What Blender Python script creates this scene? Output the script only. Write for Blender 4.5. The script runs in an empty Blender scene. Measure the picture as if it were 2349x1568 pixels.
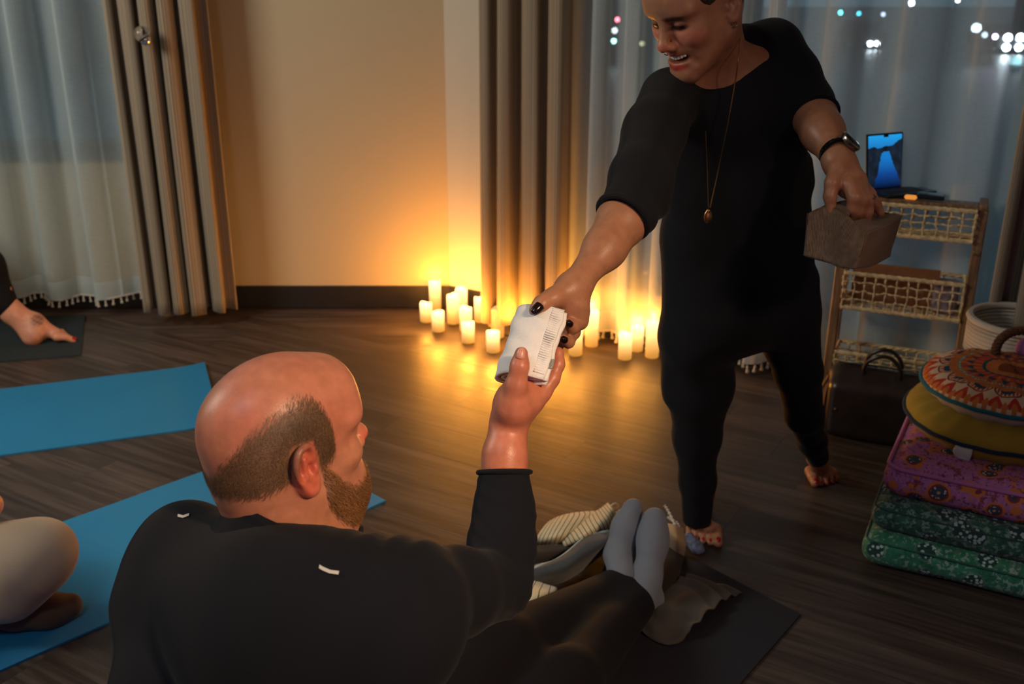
import bpy, math, random
import numpy as np
from mathutils import Vector, Matrix

# ------------------------------------------------------------ camera, world, light
SC = bpy.context.scene
COL = SC.collection
PITCH = math.radians(20.3); CH = 1.45; FPX = 2284.0
cam = bpy.data.cameras.new('camera'); camo = bpy.data.objects.new('camera', cam); COL.objects.link(camo)
camo.location = (0, 0, CH); camo.rotation_euler = (math.radians(90) - PITCH, 0, 0)
cam.sensor_width = 36.0; cam.lens = FPX / 2349 * 36.0
cam.clip_start = .05; cam.clip_end = 400
cam.dof.use_dof = True; cam.dof.focus_distance = 1.62; cam.dof.aperture_fstop = 5.6
SC.camera = camo
SC.view_settings.view_transform = 'Standard'; SC.view_settings.look = 'None'
SC.view_settings.gamma = 1; SC.view_settings.use_curve_mapping = False
SC.view_settings.exposure = 0.0
SC.cycles.max_bounces = 7; SC.cycles.diffuse_bounces = 3; SC.cycles.glossy_bounces = 3; SC.cycles.transmission_bounces = 5; SC.cycles.transparent_max_bounces = 14
SC.cycles.caustics_reflective = False; SC.cycles.caustics_refractive = False
wd = bpy.data.worlds.new('night'); SC.world = wd; wd.use_nodes = True
wd.node_tree.nodes['Background'].inputs[0].default_value = (.28, .52, .66, 1)
wd.node_tree.nodes['Background'].inputs[1].default_value = .50

def area(name, loc, target, size, power, col, sy=None, spread=180):
    l = bpy.data.lights.new(name, 'AREA'); l.energy = power; l.color = col; l.size = size
    if sy: l.shape = 'RECTANGLE'; l.size_y = sy
    l.spread = math.radians(spread)
    o = bpy.data.objects.new(name, l); COL.objects.link(o); o.location = loc
    o.rotation_euler = (Vector(target) - Vector(loc)).to_track_quat('-Z', 'Y').to_euler()
    return o
area('ceiling_panel_light', (-2.75, 1.9, 2.35), (-.6, 4.2, .9), 1.0, 46, (1.0, .94, .82))
area('cool_ceiling_light', (-.95, .1, 2.62), (-.9, 1.4, 0), .4, 9, (.84, .92, 1.0))
area('warm_fill_light', (1.5, -.7, 2.5), (-.1, 1.3, .8), .3, 4.5, (1.0, .66, .40), spread=40)  # added warm fill aimed at the seated man, no fixture of its own
area('violet_lamp', (.6, -1.1, .9), (.3, 1.4, 0), .5, 2.6, (.62, .25, 1.0))

# ------------------------------------------------------------ geometry of the view (used only to place real things)
_F = np.array([0, math.cos(PITCH), -math.sin(PITCH)]); _U = np.array([0, math.sin(PITCH), math.cos(PITCH)])
_R = np.array([1., 0, 0]); _C = np.array([0, 0, CH])
def P(x, y, d):
    return _C + d * (_F + _R * (x - 1174.5) / FPX - _U * (y - 784) / FPX)
def Fl(x, y, z=0.):
    r = _F + _R * (x - 1174.5) / FPX - _U * (y - 784) / FPX
    return _C + r * (z - CH) / r[2]
def atY(x, y, Y):
    r = _F + _R * (x - 1174.5) / FPX - _U * (y - 784) / FPX
    return _C + r * (Y / r[1])
def proj(p):
    v = np.asarray(p) - _C; d = v @ _F
    return 1174.5 + FPX * (v @ _R) / d, 784 - FPX * (v @ _U) / d, d

# ------------------------------------------------------------ materials
def srgb(r, g, b):
    f = lambda c: (c / 255 / 12.92) if c / 255 <= .04045 else ((c / 255 + .055) / 1.055) ** 2.4
    return (f(r), f(g), f(b), 1)
class MT:
    def __init__(s, name):
        s.m = bpy.data.materials.new(name); s.m.use_nodes = True; s.t = s.m.node_tree
        s.b = s.t.nodes['Principled BSDF']; s.out = s.t.nodes['Material Output']
    def n(s, typ, ins=None, **kw):
        nd = s.t.nodes.new(typ)
        for k, v in kw.items(): setattr(nd, k, v)
        for k, v in (ins or {}).items(): s.put(nd.inputs[k], v)
        return nd
    def put(s, sock, v):
        if isinstance(v, bpy.types.NodeSocket): s.t.links.new(v, sock)
        elif isinstance(v, bpy.types.Node): s.t.links.new(v.outputs[0], sock)
        else:
            if isinstance(v, (tuple, list)) and len(v) == 3 and sock.type == 'RGBA': v = (*v, 1)
            sock.default_value = v
    def math(s, op, a, b=0., c=None):
        nd = s.n('ShaderNodeMath', operation=op); s.put(nd.inputs[0], a); s.put(nd.inputs[1], b)
        if c is not None: s.put(nd.inputs[2], c)
        return nd.outputs[0]
    def mix(s, fac, a, b, mode='MIX'):
        nd = s.n('ShaderNodeMix', data_type='RGBA', blend_type=mode)
        s.put(nd.inputs[0], fac); s.put(nd.inputs[6], a); s.put(nd.inputs[7], b)
        return nd.outputs[2]
    def ramp(s, fac, stops, interp='LINEAR'):
        nd = s.n('ShaderNodeValToRGB'); cr = nd.color_ramp; cr.interpolation = interp
        while len(cr.elements) < len(stops): cr.elements.new(.5)
        for e, (p, c) in zip(cr.elements, stops):
            e.position = p; e.color = c if len(c) == 4 else (*c, 1)
        s.put(nd.inputs[0], fac); return nd.outputs[0]
    def obj(s): return s.n('ShaderNodeTexCoord').outputs['Object']
    def uv(s): return s.n('ShaderNodeTexCoord').outputs['UV']
    def mapv(s, v, scale=(1, 1, 1), loc=(0, 0, 0), rot=(0, 0, 0)):
        nd = s.n('ShaderNodeMapping'); s.put(nd.inputs[0], v)
        nd.inputs['Scale'].default_value = scale; nd.inputs['Location'].default_value = loc; nd.inputs['Rotation'].default_value = rot
        return nd.outputs[0]
    def noise(s, v, scale, detail=3, rough=.5, out=0):
        nd = s.n('ShaderNodeTexNoise'); s.put(nd.inputs['Vector'], v); nd.inputs['Scale'].default_value = scale
        nd.inputs['Detail'].default_value = detail; nd.inputs['Roughness'].default_value = rough; return nd.outputs[out]
    def vor(s, v, scale, feature='F1', out=0, rnd=1.):
        nd = s.n('ShaderNodeTexVoronoi', feature=feature); s.put(nd.inputs['Vector'], v); nd.inputs['Scale'].default_value = scale
        nd.inputs['Randomness'].default_value = rnd
        return nd.outputs[out]
    def bump(s, h, dist=.002, st=.5):
        nd = s.n('ShaderNodeBump'); s.put(nd.inputs['Height'], h); nd.inputs['Distance'].default_value = dist
        nd.inputs['Strength'].default_value = st; s.put(s.b.inputs['Normal'], nd.outputs[0]); return nd.outputs[0]
    def set(s, **kw):
        for k, v in kw.items():
            s.put(s.b.inputs[{'base': 'Base Color', 'rough': 'Roughness', 'metal': 'Metallic', 'spec': 'Specular IOR Level', 'sss': 'Subsurface Weight',
                              'em': 'Emission Color', 'es': 'Emission Strength', 'trans': 'Transmission Weight', 'sheen': 'Sheen Weight', 'coat': 'Coat Weight'}[k]], v)
        return s
def plain(name, c, rough=.6, metal=0., var=.12, nscale=30., bump=0., spec=.5, sheen=0.):
    t = MT(name); o = t.obj(); nz = t.noise(o, nscale)
    lo = tuple(x * (1 - var) for x in c[:3]); hi = tuple(min(1, x * (1 + var)) for x in c[:3])
    t.set(base=t.ramp(nz, [(.3, lo), (.7, hi)]), rough=rough, metal=metal, spec=spec, sheen=sheen)
    if bump: t.bump(nz, bump)
    return t.m
def fabric(name, c, weave=900., rough=.9, var=.2, st=.4, sheen=.1, nscale=12.):
    t = MT(name); o = t.obj()
    nz = t.noise(o, nscale, 4)
    w1 = t.noise(t.mapv(o, (weave * .08, weave, weave)), 1, 1); w2 = t.noise(t.mapv(o, (weave, weave, weave * .08)), 1, 1)
    h = t.math('ADD', w1, w2)
    lo = tuple(x * (1 - var) for x in c[:3]); hi = tuple(min(1, x * (1 + var)) for x in c[:3])
    base = t.mix(t.math('MULTIPLY', h, .5), lo, hi)
    t.set(base=t.mix(.35, base, t.ramp(nz, [(.3, lo), (.7, hi)])), rough=rough, sheen=sheen, spec=.2); t.bump(h, .0008, st)
    return t.m

# ------------------------------------------------------------ objects
def tag(o, label=None, cat=None, group=None, kind=None):
    if label: o['label'] = label
    if cat: o['category'] = cat
    if group: o['group'] = group
    if kind: o['kind'] = kind
    return o
def empty(name, loc=(0, 0, 0), label=None, cat=None, group=None):
    o = bpy.data.objects.new(name, None); COL.objects.link(o); o.location = tuple(float(v) for v in loc); o.empty_display_size = .05
    return tag(o, label, cat, group)
def link(name, me, mat=None, parent=None):
    o = bpy.data.objects.new(name, me); COL.objects.link(o)
    if mat is not None:
        for m in (mat if isinstance(mat, (list, tuple)) else [mat]): me.materials.append(m)
    if parent is not None:
        o.parent = parent
        # vertices are written in world space: take the parent's offset back out
        off = Vector((0, 0, 0)); p = parent
        while p is not None: off += Vector(p.location); p = p.parent
        o.location = -off
    return o
def rawmesh(name, V, F, uv=None, smooth=True, col=None, fm=None):
    V = np.asarray(V, dtype=np.float32); me = bpy.data.meshes.new(name)
    if isinstance(F, np.ndarray):
        k = F.shape[1]; tot = np.full(len(F), k); li = F.ravel()
    else:
        tot = np.array([len(f) for f in F]); li = np.array([i for f in F for i in f])
    me.vertices.add(len(V)); me.vertices.foreach_set('co', V.ravel())
    me.loops.add(len(li)); me.loops.foreach_set('vertex_index', li.astype(np.int32))
    me.polygons.add(len(tot)); st = np.concatenate([[0], np.cumsum(tot)[:-1]]).astype(np.int32)
    me.polygons.foreach_set('loop_start', st); me.polygons.foreach_set('loop_total', tot.astype(np.int32))
    me.polygons.foreach_set('use_smooth', np.full(len(tot), smooth))
    if fm is not None: me.polygons.foreach_set('material_index', np.asarray(fm, dtype=np.int32))
    me.update(calc_edges=True); me.validate()
    if uv is not None:
        l = me.uv_layers.new(name='UVMap'); l.data.foreach_set('uv', np.asarray(uv, dtype=np.float32)[li].ravel())
    if col is not None:
        a = me.color_attributes.new('Col', 'FLOAT_COLOR', 'POINT')
        c = np.ones((len(V), 4), dtype=np.float32); c[:, :3] = col; a.data.foreach_set('color', c.ravel())
    return me
class MB:
    """collects simple solids, then links them as ONE mesh object (world coordinates)"""
    def __init__(s): s.v = []; s.f = []; s.u = []
    def add(s, V, F, U=None):
        b = len(s.v); s.v += [tuple(float(c) for c in v) for v in V]; s.f += [tuple(int(i) + b for i in f) for f in F]
        s.u += [tuple(u) for u in U] if U is not None else [(0, 0)] * len(V)
        return s
    def box(s, c, h, M=None, ch=.15):
        """box with chamfered vertical and top edges"""
        c = np.asarray(c, float); h = np.asarray(h, float); M = np.eye(3) if M is None else np.asarray(M)
        e = min(h) * ch * 2; V = []; F = []
        def ring(z, ins):
            a, b = h[0] - ins, h[1] - ins
            r = [(a, b - e), (a - e, b), (-a + e, b), (-a, b - e), (-a, -b + e), (-a + e, -b), (a - e, -b), (a, -b + e)]
            return [(x, y, z) for x, y in r]
        R = [ring(-h[2], e), ring(-h[2] + e, 0), ring(h[2] - e, 0), ring(h[2], e)]
        for r in R: V += r
        for k in range(3):
            for i in range(8):
                j = (i + 1) % 8; F.append((k * 8 + i, k * 8 + j, k * 8 + 8 + j, k * 8 + 8 + i))
        F.append(tuple(range(7, -1, -1))); F.append(tuple(range(24, 32)))
        V = np.array(V) @ M.T + c
        return s.add(V, F)
    def tube(s, pts, r, n=8, cap=True, closed=False):
        pts = [np.asarray(p, float) for p in pts]; m = len(pts)
        rs = r if isinstance(r, (list, tuple, np.ndarray)) else [r] * m
        V = []; F = []; up = None
        for i, p in enumerate(pts):
            a = pts[(i - 1) % m] if (i or closed) else p; b = pts[(i + 1) % m] if (i < m - 1 or closed) else p
            t = b - a; t = t / (np.linalg.norm(t) + 1e-12)
            if up is None: up = np.array([0, 0, 1.]) if abs(t[2]) < .9 else np.array([1., 0, 0])
            x = np.cross(up, t); x /= np.linalg.norm(x) + 1e-12; y = np.cross(t, x); up = y
            for k in range(n):
                w = 2 * math.pi * k / n; V.append(p + rs[i] * (math.cos(w) * x + math.sin(w) * y))
        for i in range(m if closed else m - 1):
            for k in range(n):
                k2 = (k + 1) % n; i2 = (i + 1) % m
                F.append((i * n + k, i * n + k2, i2 * n + k2, i2 * n + k))
        if cap and not closed:
            F.append(tuple(range(n - 1, -1, -1))); F.append(tuple((m - 1) * n + k for k in range(n)))
        return s.add(V, F)
    def lathe(s, c, prof, n=24, M=None, cap=True):
        M = np.eye(3) if M is None else np.asarray(M); V = []; F = []; U = []
        for j, (r, z) in enumerate(prof):
            for k in range(n):
                w = 2 * math.pi * k / n; V.append(M @ np.array([r * math.cos(w), r * math.sin(w), z]) + np.asarray(c)); U.append((k / n, j / (len(prof) - 1)))
        for j in range(len(prof) - 1):
            for k in range(n):
                k2 = (k + 1) % n; F.append((j * n + k, j * n + k2, (j + 1) * n + k2, (j + 1) * n + k))
        if cap:
            if prof[0][0] > 1e-5: F.append(tuple(range(n - 1, -1, -1)))
            if prof[-1][0] > 1e-5: F.append(tuple((len(prof) - 1) * n + k for k in range(n)))
        return s.add(V, F, U)
    def build(s, name, mat, parent=None, smooth=True):
        me = rawmesh(name, np.array(s.v), s.f, uv=np.array(s.u), smooth=smooth)
        if smooth:
            me.polygons.foreach_set('use_smooth', [True] * len(me.polygons))
            try: me.set_sharp_from_angle(angle=math.radians(42))
            except Exception: pass
        return link(name, me, mat, parent)

def catmull(Pt, n):
    """Catmull-Rom through control rows -> n samples per span"""
    Pt = np.asarray(Pt, float); m = len(Pt); ext = np.concatenate([[2 * Pt[0] - Pt[1]], Pt, [2 * Pt[-1] - Pt[-2]]]); out = []
    for i in range(m - 1):
        p0, p1, p2, p3 = ext[i], ext[i + 1], ext[i + 2], ext[i + 3]
        for k in range(n):
            t = k / n
            out.append(.5 * ((2 * p1) + (-p0 + p2) * t + (2 * p0 - 5 * p1 + 4 * p2 - p3) * t * t + (-p0 + 3 * p1 - 3 * p2 + p3) * t ** 3))
    out.append(Pt[-1]); return np.array(out)
def patch(name, grid, mat, parent=None, sub=8, thick=.003, wrinkle=0., seed=0, minz=None, ridge=None):
    """smooth cloth sheet with thickness through a grid of 3-D control points"""
    G = np.asarray(grid, float); G = catmull(G, sub); G = catmull(np.swapaxes(G, 0, 1), sub); G = np.swapaxes(G, 0, 1)
    a, b = G.shape[:2]
    du = np.gradient(G, axis=0); dv = np.gradient(G, axis=1); N = np.cross(du, dv); N /= np.linalg.norm(N, axis=2, keepdims=True) + 1e-12
    if wrinkle: G = G + N * (wrinkle * snoise(G.reshape(-1, 3) * 22, seed).reshape(a, b))[..., None]
    if ridge:
        u_ = np.linspace(0, 1, a)[:, None]; v_ = np.linspace(0, 1, b)[None]; ph = ridge[1] * v_ * 6.283 + 2.2 * np.sin(2.5 * u_ + seed) + 1.3 * np.sin(5 * v_ + 3 * u_); G = G + N * (ridge[0] * (np.abs(np.sin(ph / 2)) ** 1.5) * (.4 + .6 * np.sin(3 * v_ + 1.5 * u_ + seed) ** 2))[..., None]
    T = G + N * thick / 2; B = G - N * thick / 2
    if minz is not None: T[..., 2] = np.maximum(T[..., 2], minz + thick); B[..., 2] = np.maximum(B[..., 2], minz)
    V = np.concatenate([T.reshape(-1, 3), B.reshape(-1, 3)]); nn = a * b
    uvv = np.stack(np.meshgrid(np.linspace(0, 1, a), np.linspace(0, 1, b), indexing='ij'), -1).reshape(-1, 2); UV = np.concatenate([uvv, uvv])
    I = np.arange(nn).reshape(a, b); q = np.stack([I[:-1, :-1], I[1:, :-1], I[1:, 1:], I[:-1, 1:]], -1).reshape(-1, 4)
    F = [tuple(x) for x in q] + [tuple(x[::-1] + nn) for x in q]
    edge = list(I[:, 0]) + list(I[-1, 1:]) + list(I[::-1, -1][1:]) + list(I[0, ::-1][1:-1])
    for k in range(len(edge)):
        e, g = edge[k], edge[(k + 1) % len(edge)]; F.append((e, e + nn, g + nn, g))
    return link(name, rawmesh(name, V, F, uv=UV), mat, parent)

# ------------------------------------------------------------ signed distance modelling (bodies, clothes, cushions)
def snoise(X, seed=0, n=7):
    r = np.random.default_rng(seed + 11); out = np.zeros(len(X), dtype=np.float32)
    for i in range(n):
        d = r.normal(size=3); d *= r.uniform(.6, 1.6) / np.linalg.norm(d); out += np.sin(X @ d.astype(np.float32) + r.uniform(0, 6.28)).astype(np.float32)
    return out / n
class SDF:
    def __init__(s): s.o = []; s.post = None; s.lo = None
    def _b(s, pts, r):
        pts = np.asarray(pts, float); a = pts.min(0) - r; b = pts.max(0) + r
        s.lo = a if s.lo is None else np.minimum(s.lo, a); s.hi = b if s.hi is None else np.maximum(s.hi, b)
    hi = None
    def ell(s, c, r, M=None, k=.02, sub=False):
        r = np.full(3, float(r)) if np.isscalar(r) else np.asarray(r, float)
        if not sub: s._b([c], r.max())
        s.o.append(('e', np.asarray(c, np.float32), r.astype(np.float32), None if M is None else np.asarray(M, np.float32), k, sub)); return s
    def cap(s, a, b, ra, rb=None, k=.02, sub=False, n=None, fl=1.):
        rb = ra if rb is None else rb
        if not sub: s._b([a, b], max(ra, rb))
        s.o.append(('c', np.asarray(a, np.float32), np.asarray(b, np.float32), ra, rb, k, sub, n, fl)); return s
    def box(s, c, h, M=None, r=.01, k=.01, sub=False):
        if not sub: s._b([c], float(np.linalg.norm(h)) + r)
        s.o.append(('b', np.asarray(c, np.float32), np.asarray(h, np.float32), None if M is None else np.asarray(M, np.float32), r, k, sub)); return s
    def chain(s, pts, rs, k=.02, n=None, fl=1.):
        for i in range(len(pts) - 1): s.cap(pts[i], pts[i + 1], rs[i], rs[i + 1], k, n=n, fl=fl)
        return s
    def __call__(s, X):
        d = np.full(len(X), 10., np.float32)
        for o in s.o:
            if o[0] == 'e':
                q = X - o[1]
                if o[3] is not None: q = q @ o[3]
                q = q / o[2]; l = np.sqrt((q * q).sum(1)); q2 = q / o[2]; g = np.sqrt((q2 * q2).sum(1)) + 1e-9
                e = l * (l - 1) / g; k, sub = o[4], o[5]
            elif o[0] == 'c':
                a, b = o[1], o[2]; ab = b - a; L = float(ab @ ab) + 1e-12; p = X - a
                t = np.clip((p @ ab) / L, 0, 1); q = p - t[:, None] * ab
                if o[7] is not None:
                    nn = np.asarray(o[7], np.float32); q = q + ((1 / o[8] - 1) * (q @ nn))[:, None] * nn
                e = (np.sqrt((q * q).sum(1)) - (o[3] + (o[4] - o[3]) * t)) * min(1., o[8] if o[7] is not None else 1.); k, sub = o[5], o[6]
            else:
                q = X - o[1]
                if o[3] is not None: q = q @ o[3]
                q = np.abs(q) - (o[2] - o[4]); e = np.sqrt((np.maximum(q, 0) ** 2).sum(1)) + np.minimum(q.max(1), 0) - o[4]; k, sub = o[5], o[6]
            if sub:
                h = np.maximum(k - np.abs(-d - (-(-e))), 0) / k if False else np.maximum(k - np.abs(d + e), 0) / k
                d = np.maximum(d, -e) + h * h * k * .25
            else:
                h = np.maximum(k - np.abs(d - e), 0) / k; d = np.minimum(d, e) - h * h * k * .25
        if s.post is not None: d = s.post(X, d)
        return d
def march(f, h, lo=None, hi=None, pad=.02):
    """surface nets on a sparse grid -> V, F"""
    lo = (f.lo - pad if lo is None else np.asarray(lo, float)); hi = (f.hi + pad if hi is None else np.asarray(hi, float))
    B = 4; nb = np.ceil((hi - lo) / (h * B)).astype(int) + 1
    gi = np.stack(np.meshgrid(*[np.arange(n) for n in nb], indexing='ij'), -1).reshape(-1, 3)
    cc = (lo + (gi + .5) * h * B).astype(np.float32)
    dc = np.concatenate([f(cc[i:i + 200000]) for i in range(0, len(cc), 200000)])
    act = np.abs(dc) < h * B * 1.35 + .004
    D = np.repeat(np.repeat(np.repeat((np.sign(dc) * 1.).reshape(nb).astype(np.float32), B, 0), B, 1), B, 2)
    D = np.pad(D, ((0, 1),) * 3, mode='edge')
    off = np.stack(np.meshgrid(*[np.arange(B + 1)] * 3, indexing='ij'), -1).reshape(-1, 3)
    ga = gi[act] * B
    for i in range(0, len(ga), 3000):
        idx = (ga[i:i + 3000, None, :] + off[None]).reshape(-1, 3)
        D[idx[:, 0], idx[:, 1], idx[:, 2]] = f((lo + idx * h).astype(np.float32))
    S = D < 0; n = D.shape
    c = [S[i:n[0] - 1 + i, j:n[1] - 1 + j, k:n[2] - 1 + k] for i in (0, 1) for j in (0, 1) for k in (0, 1)]
    allb = c[0].copy(); anyb = c[0].copy()
    for x in c[1:]: allb &= x; anyb |= x
    cells = np.argwhere(anyb & ~allb); ids = np.full((n[0] - 1, n[1] - 1, n[2] - 1), -1, np.int32); ids[tuple(cells.T)] = np.arange(len(cells))
    cor = np.array([(i, j, k) for i in (0, 1) for j in (0, 1) for k in (0, 1)])
    vals = np.stack([D[tuple((cells + o).T)] for o in cor], 1)
    acc = np.zeros((len(cells), 3)); cnt = np.zeros(len(cells))
    for a in range(8):
        for b in range(a + 1, 8):
            if np.abs(cor[a] - cor[b]).sum() != 1: continue
            va, vb = vals[:, a], vals[:, b]; m = (va < 0) != (vb < 0); t = np.where(m, va / (va - vb + 1e-20), 0)
            acc += np.where(m[:, None], cor[a] + (cor[b] - cor[a]) * t[:, None], 0); cnt += m
    V = lo + (cells + acc / np.maximum(cnt, 1)[:, None]) * h
    F = []
    for ax in range(3):
        o = [0, 0, 0]; o[ax] = 1; sl = tuple(slice(0, n[i] - o[i]) for i in range(3)); sh = tuple(slice(o[i], None) for i in range(3))
        A = S[sl]; Bq = S[sh]; e = np.argwhere(A != Bq); sgn = A[tuple(e.T)]
        u, v = (ax + 1) % 3, (ax + 2) % 3
        ok = (e[:, u] > 0) & (e[:, v] > 0) & (e[:, u] < n[u] - 1) & (e[:, v] < n[v] - 1); e = e[ok]; sgn = sgn[ok]
        def g(du, dv):
            q = e.copy(); q[:, u] -= du; q[:, v] -= dv; return ids[tuple(q.T)]
        quad = np.stack([g(1, 1), g(0, 1), g(0, 0), g(1, 0)], 1)
        quad[~sgn] = quad[~sgn][:, ::-1]; F.append(quad)
    F = np.concatenate(F); F = F[(F >= 0).all(1)]
    return V, F
def smoothv(V, F, it=1, lam=.5):
    for _ in range(it):
        s = np.zeros_like(V); c = np.zeros(len(V))
        for a in range(4):
            for b in ((a + 1) % 4, (a - 1) % 4): np.add.at(s, F[:, a], V[F[:, b]]); np.add.at(c, F[:, a], 1)
        V = V + lam * (s / np.maximum(c, 1)[:, None] - V)
    return V
def sdfobj(name, f, h, mat, parent=None, col=None, it=1, lo=None, hi=None):
    V, F = march(f, h, lo, hi); V = smoothv(V, F, it)
    return link(name, rawmesh(name, V, F, col=None if col is None else col(V)), mat, parent)
def lerp(a, b, t): return np.asarray(a, float) * (1 - t) + np.asarray(b, float) * t

# ============================================================ THE ROOM
C0 = np.array([-.286, 4.39]); UR = np.array([.8595, -.5111]); NR = np.array([-.5111, -.8595])   # window wall: corner, along, into the room
BY = 4.39
def WR(t, off, z):
    p = C0 + UR * t + NR * off; return np.array([p[0], p[1], z])
def wall_t(px, py, off=0.):
    """distance along the window wall at which the view ray through a pixel meets it"""
    r = _F + _R * (px - 1174.5) / FPX - _U * (py - 784) / FPX; o = C0 + NR * off
    A = np.array([[r[0], -UR[0]], [r[1], -UR[1]]]); s, t = np.linalg.solve(A, o); return t, CH + r[2] * s
def wallmat(name, c):
    t = MT(name); o = t.obj(); n1 = t.noise(o, 260, 2); n2 = t.noise(o, 1.3, 3)
    lo = tuple(x * .93 for x in c[:3]); t.set(base=t.mix(n2, lo, c), rough=.75, spec=.3); t.bump(n1, .0015, .35); return t.m
M_wall = wallmat('beige_wall_paint', srgb(192, 179, 150)); M_wall2 = wallmat('beige_wall_paint_lit', srgb(205, 200, 185))  # second tone: the same paint with the angled wall's lighter lighting in its colour
M_base = plain('black_vinyl_base', srgb(30, 28, 30), .5, var=.1); M_white = plain('frame_paint', srgb(70, 70, 72), .5)
TOP = 2.7
def slab(name, mat, pts, z0, z1, kind='structure'):
    """vertical prism from a plan polygon"""
    n = len(pts); V = [(x, y, z0) for x, y in pts] + [(x, y, z1) for x, y in pts]
    F = [tuple(range(n - 1, -1, -1)), tuple(range(n, 2 * n))] + [(i, (i + 1) % n, n + (i + 1) % n, n + i) for i in range(n)]
    m = MB().add(V, F); return m.build(name, mat, None, False)
def st(o): o['kind'] = 'structure'; return o
def wpoly(t0, t1, o0, o1):
    a = C0 + UR * t0 + NR * o0; b = C0 + UR * t1 + NR * o0; c = C0 + UR * t1 + NR * o1; d = C0 + UR * t0 + NR * o1
    return [tuple(a), tuple(b), tuple(c), tuple(d)]
def multi(name, mat, lst):
    m = MB()
    for pts, z0, z1 in lst:
        n = len(pts); V = [(x, y, z0) for x, y in pts] + [(x, y, z1) for x, y in pts]
        m.add(V, [tuple(range(n - 1, -1, -1)), tuple(range(n, 2 * n))] + [(i, (i + 1) % n, n + (i + 1) % n, n + i) for i in range(n)])
    return st(m.build(name, mat, None, False))
TL = 3.6; RE = C0 + UR * TL                                           # end of the window wall
WX0, WX1, WZ0 = -3.1, -1.62, .71                                      # left window
multi('wall_back', M_wall, [([(-3.3, BY), (WX0, BY), (WX0, BY + .15), (-3.3, BY + .15)], 0, TOP), ([(WX1, BY), (C0[0], BY), (C0[0] + .08, BY + .15), (WX1, BY + .15)], 0, TOP),
                            ([(WX0, BY), (WX1, BY), (WX1, BY + .15), (WX0, BY + .15)], 0, WZ0), ([(WX0, BY), (WX1, BY), (WX1, BY + .15), (WX0, BY + .15)], 2.35, TOP)])
w0, w1 = .66, 3.25
multi('wall_right', M_wall2, [(wpoly(0, w0, 0, -.15), 0, TOP), (wpoly(w1, TL, 0, -.15), 0, TOP), (wpoly(w0, w1, 0, -.15), 0, .22), (wpoly(w0, w1, 0, -.15), 2.4, TOP)])
multi('wall_east', M_wall2, [([(RE[0], RE[1] + .03), (RE[0] + .15, RE[1] + .03), (RE[0] + .15, -1.65), (RE[0], -1.65)], 0, TOP)])
multi('wall_left', M_wall, [([(-3.45, BY + .15), (-3.3, BY + .15), (-3.3, -1.65), (-3.45, -1.65)], 0, TOP)])
multi('wall_front', M_wall, [([(-3.3, -1.5), (RE[0], -1.5), (RE[0], -1.65), (-3.3, -1.65)], 0, TOP)])
room = [(-3.45, -1.65), (RE[0] + .15, -1.65), (RE[0] + .15, RE[1] + .08), (C0[0] + .08, BY + .15), (-3.45, BY + .15)]
M_ceil = plain('ceiling_paint', srgb(190, 185, 175), .9)
multi('ceiling', M_ceil, [(room, TOP, TOP + .1)])
multi('baseboard_back', M_base, [([(-3.3, BY - .012), (C0[0] - .0035, BY - .012), (C0[0], BY), (-3.3, BY)], .0, .103)])
multi('baseboard_right', M_base, [(wpoly(.0, TL, .012, 0), 0, .103)])
# windows
def glassmat():
    t = MT('window_glass'); tr = t.n('ShaderNodeBsdfTransparent', {'Color': (.86, .92, .94, 1)}); gl = t.n('ShaderNodeBsdfGlossy', {'Color': (1, 1, 1, 1), 'Roughness': .05})
    fr = t.n('ShaderNodeFresnel', {'IOR': 1.45}); mx = t.n('ShaderNodeMixShader'); t.put(mx.inputs[0], fr); t.put(mx.inputs[1], tr); t.put(mx.inputs[2], gl); t.put(t.out.inputs[0], mx); return t.m
M_glass = glassmat()
def window(name, a, b, z0, z1, mull):
    """a, b = plan ends of the opening (outer side), frame bars and panes"""
    a = np.array(a); b = np.array(b); L = np.linalg.norm(b - a); u = (b - a) / L; n = np.array([-u[1], u[0]])
    root = st(empty(name, (a[0], a[1], z0))); M = np.array([[u[0], n[0], 0], [u[1], n[1], 0], [0, 0, 1.]])
    def bar(t0, t1, za, zb):
        c = a + u * (t0 + t1) / 2; MB().box((c[0], c[1], (za + zb) / 2), ((t1 - t0) / 2, .025, (zb - za) / 2), M).build('window_frame', M_white, root)
    bar(0, L, z0, z0 + .05); bar(0, L, z1 - .05, z1)
    xs = [0] + list(mull) + [L]
    for x in xs:
        x0 = min(max(x - .025, 0), L - .05); bar(x0, x0 + .05, z0 + .05, z1 - .05)
    for i in range(len(xs) - 1):
        c = a + u * (xs[i] + xs[i + 1]) / 2; MB().box((c[0], c[1], (z0 + z1) / 2), ((xs[i + 1] - xs[i]) / 2 - .02, .004, (z1 - z0) / 2 - .045), M).build('pane', M_glass, root, False)
    return root
window('window_1', (WX0, BY + .09), (WX1, BY + .09), WZ0, 2.35, [.74])
pa = C0 + UR * w0 - NR * .09; pb = C0 + UR * w1 - NR * .09
tm = wall_t(1768, 20)[0] - w0
window('window_2', pa, pb, .22, 2.4, [tm, tm + 1.15])
multi('trim_1', M_white, [([(WX0, BY - .03), (WX1, BY - .03), (WX1, BY + .05), (WX0, BY + .05)], WZ0 - .025, WZ0 + .003)])

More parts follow.
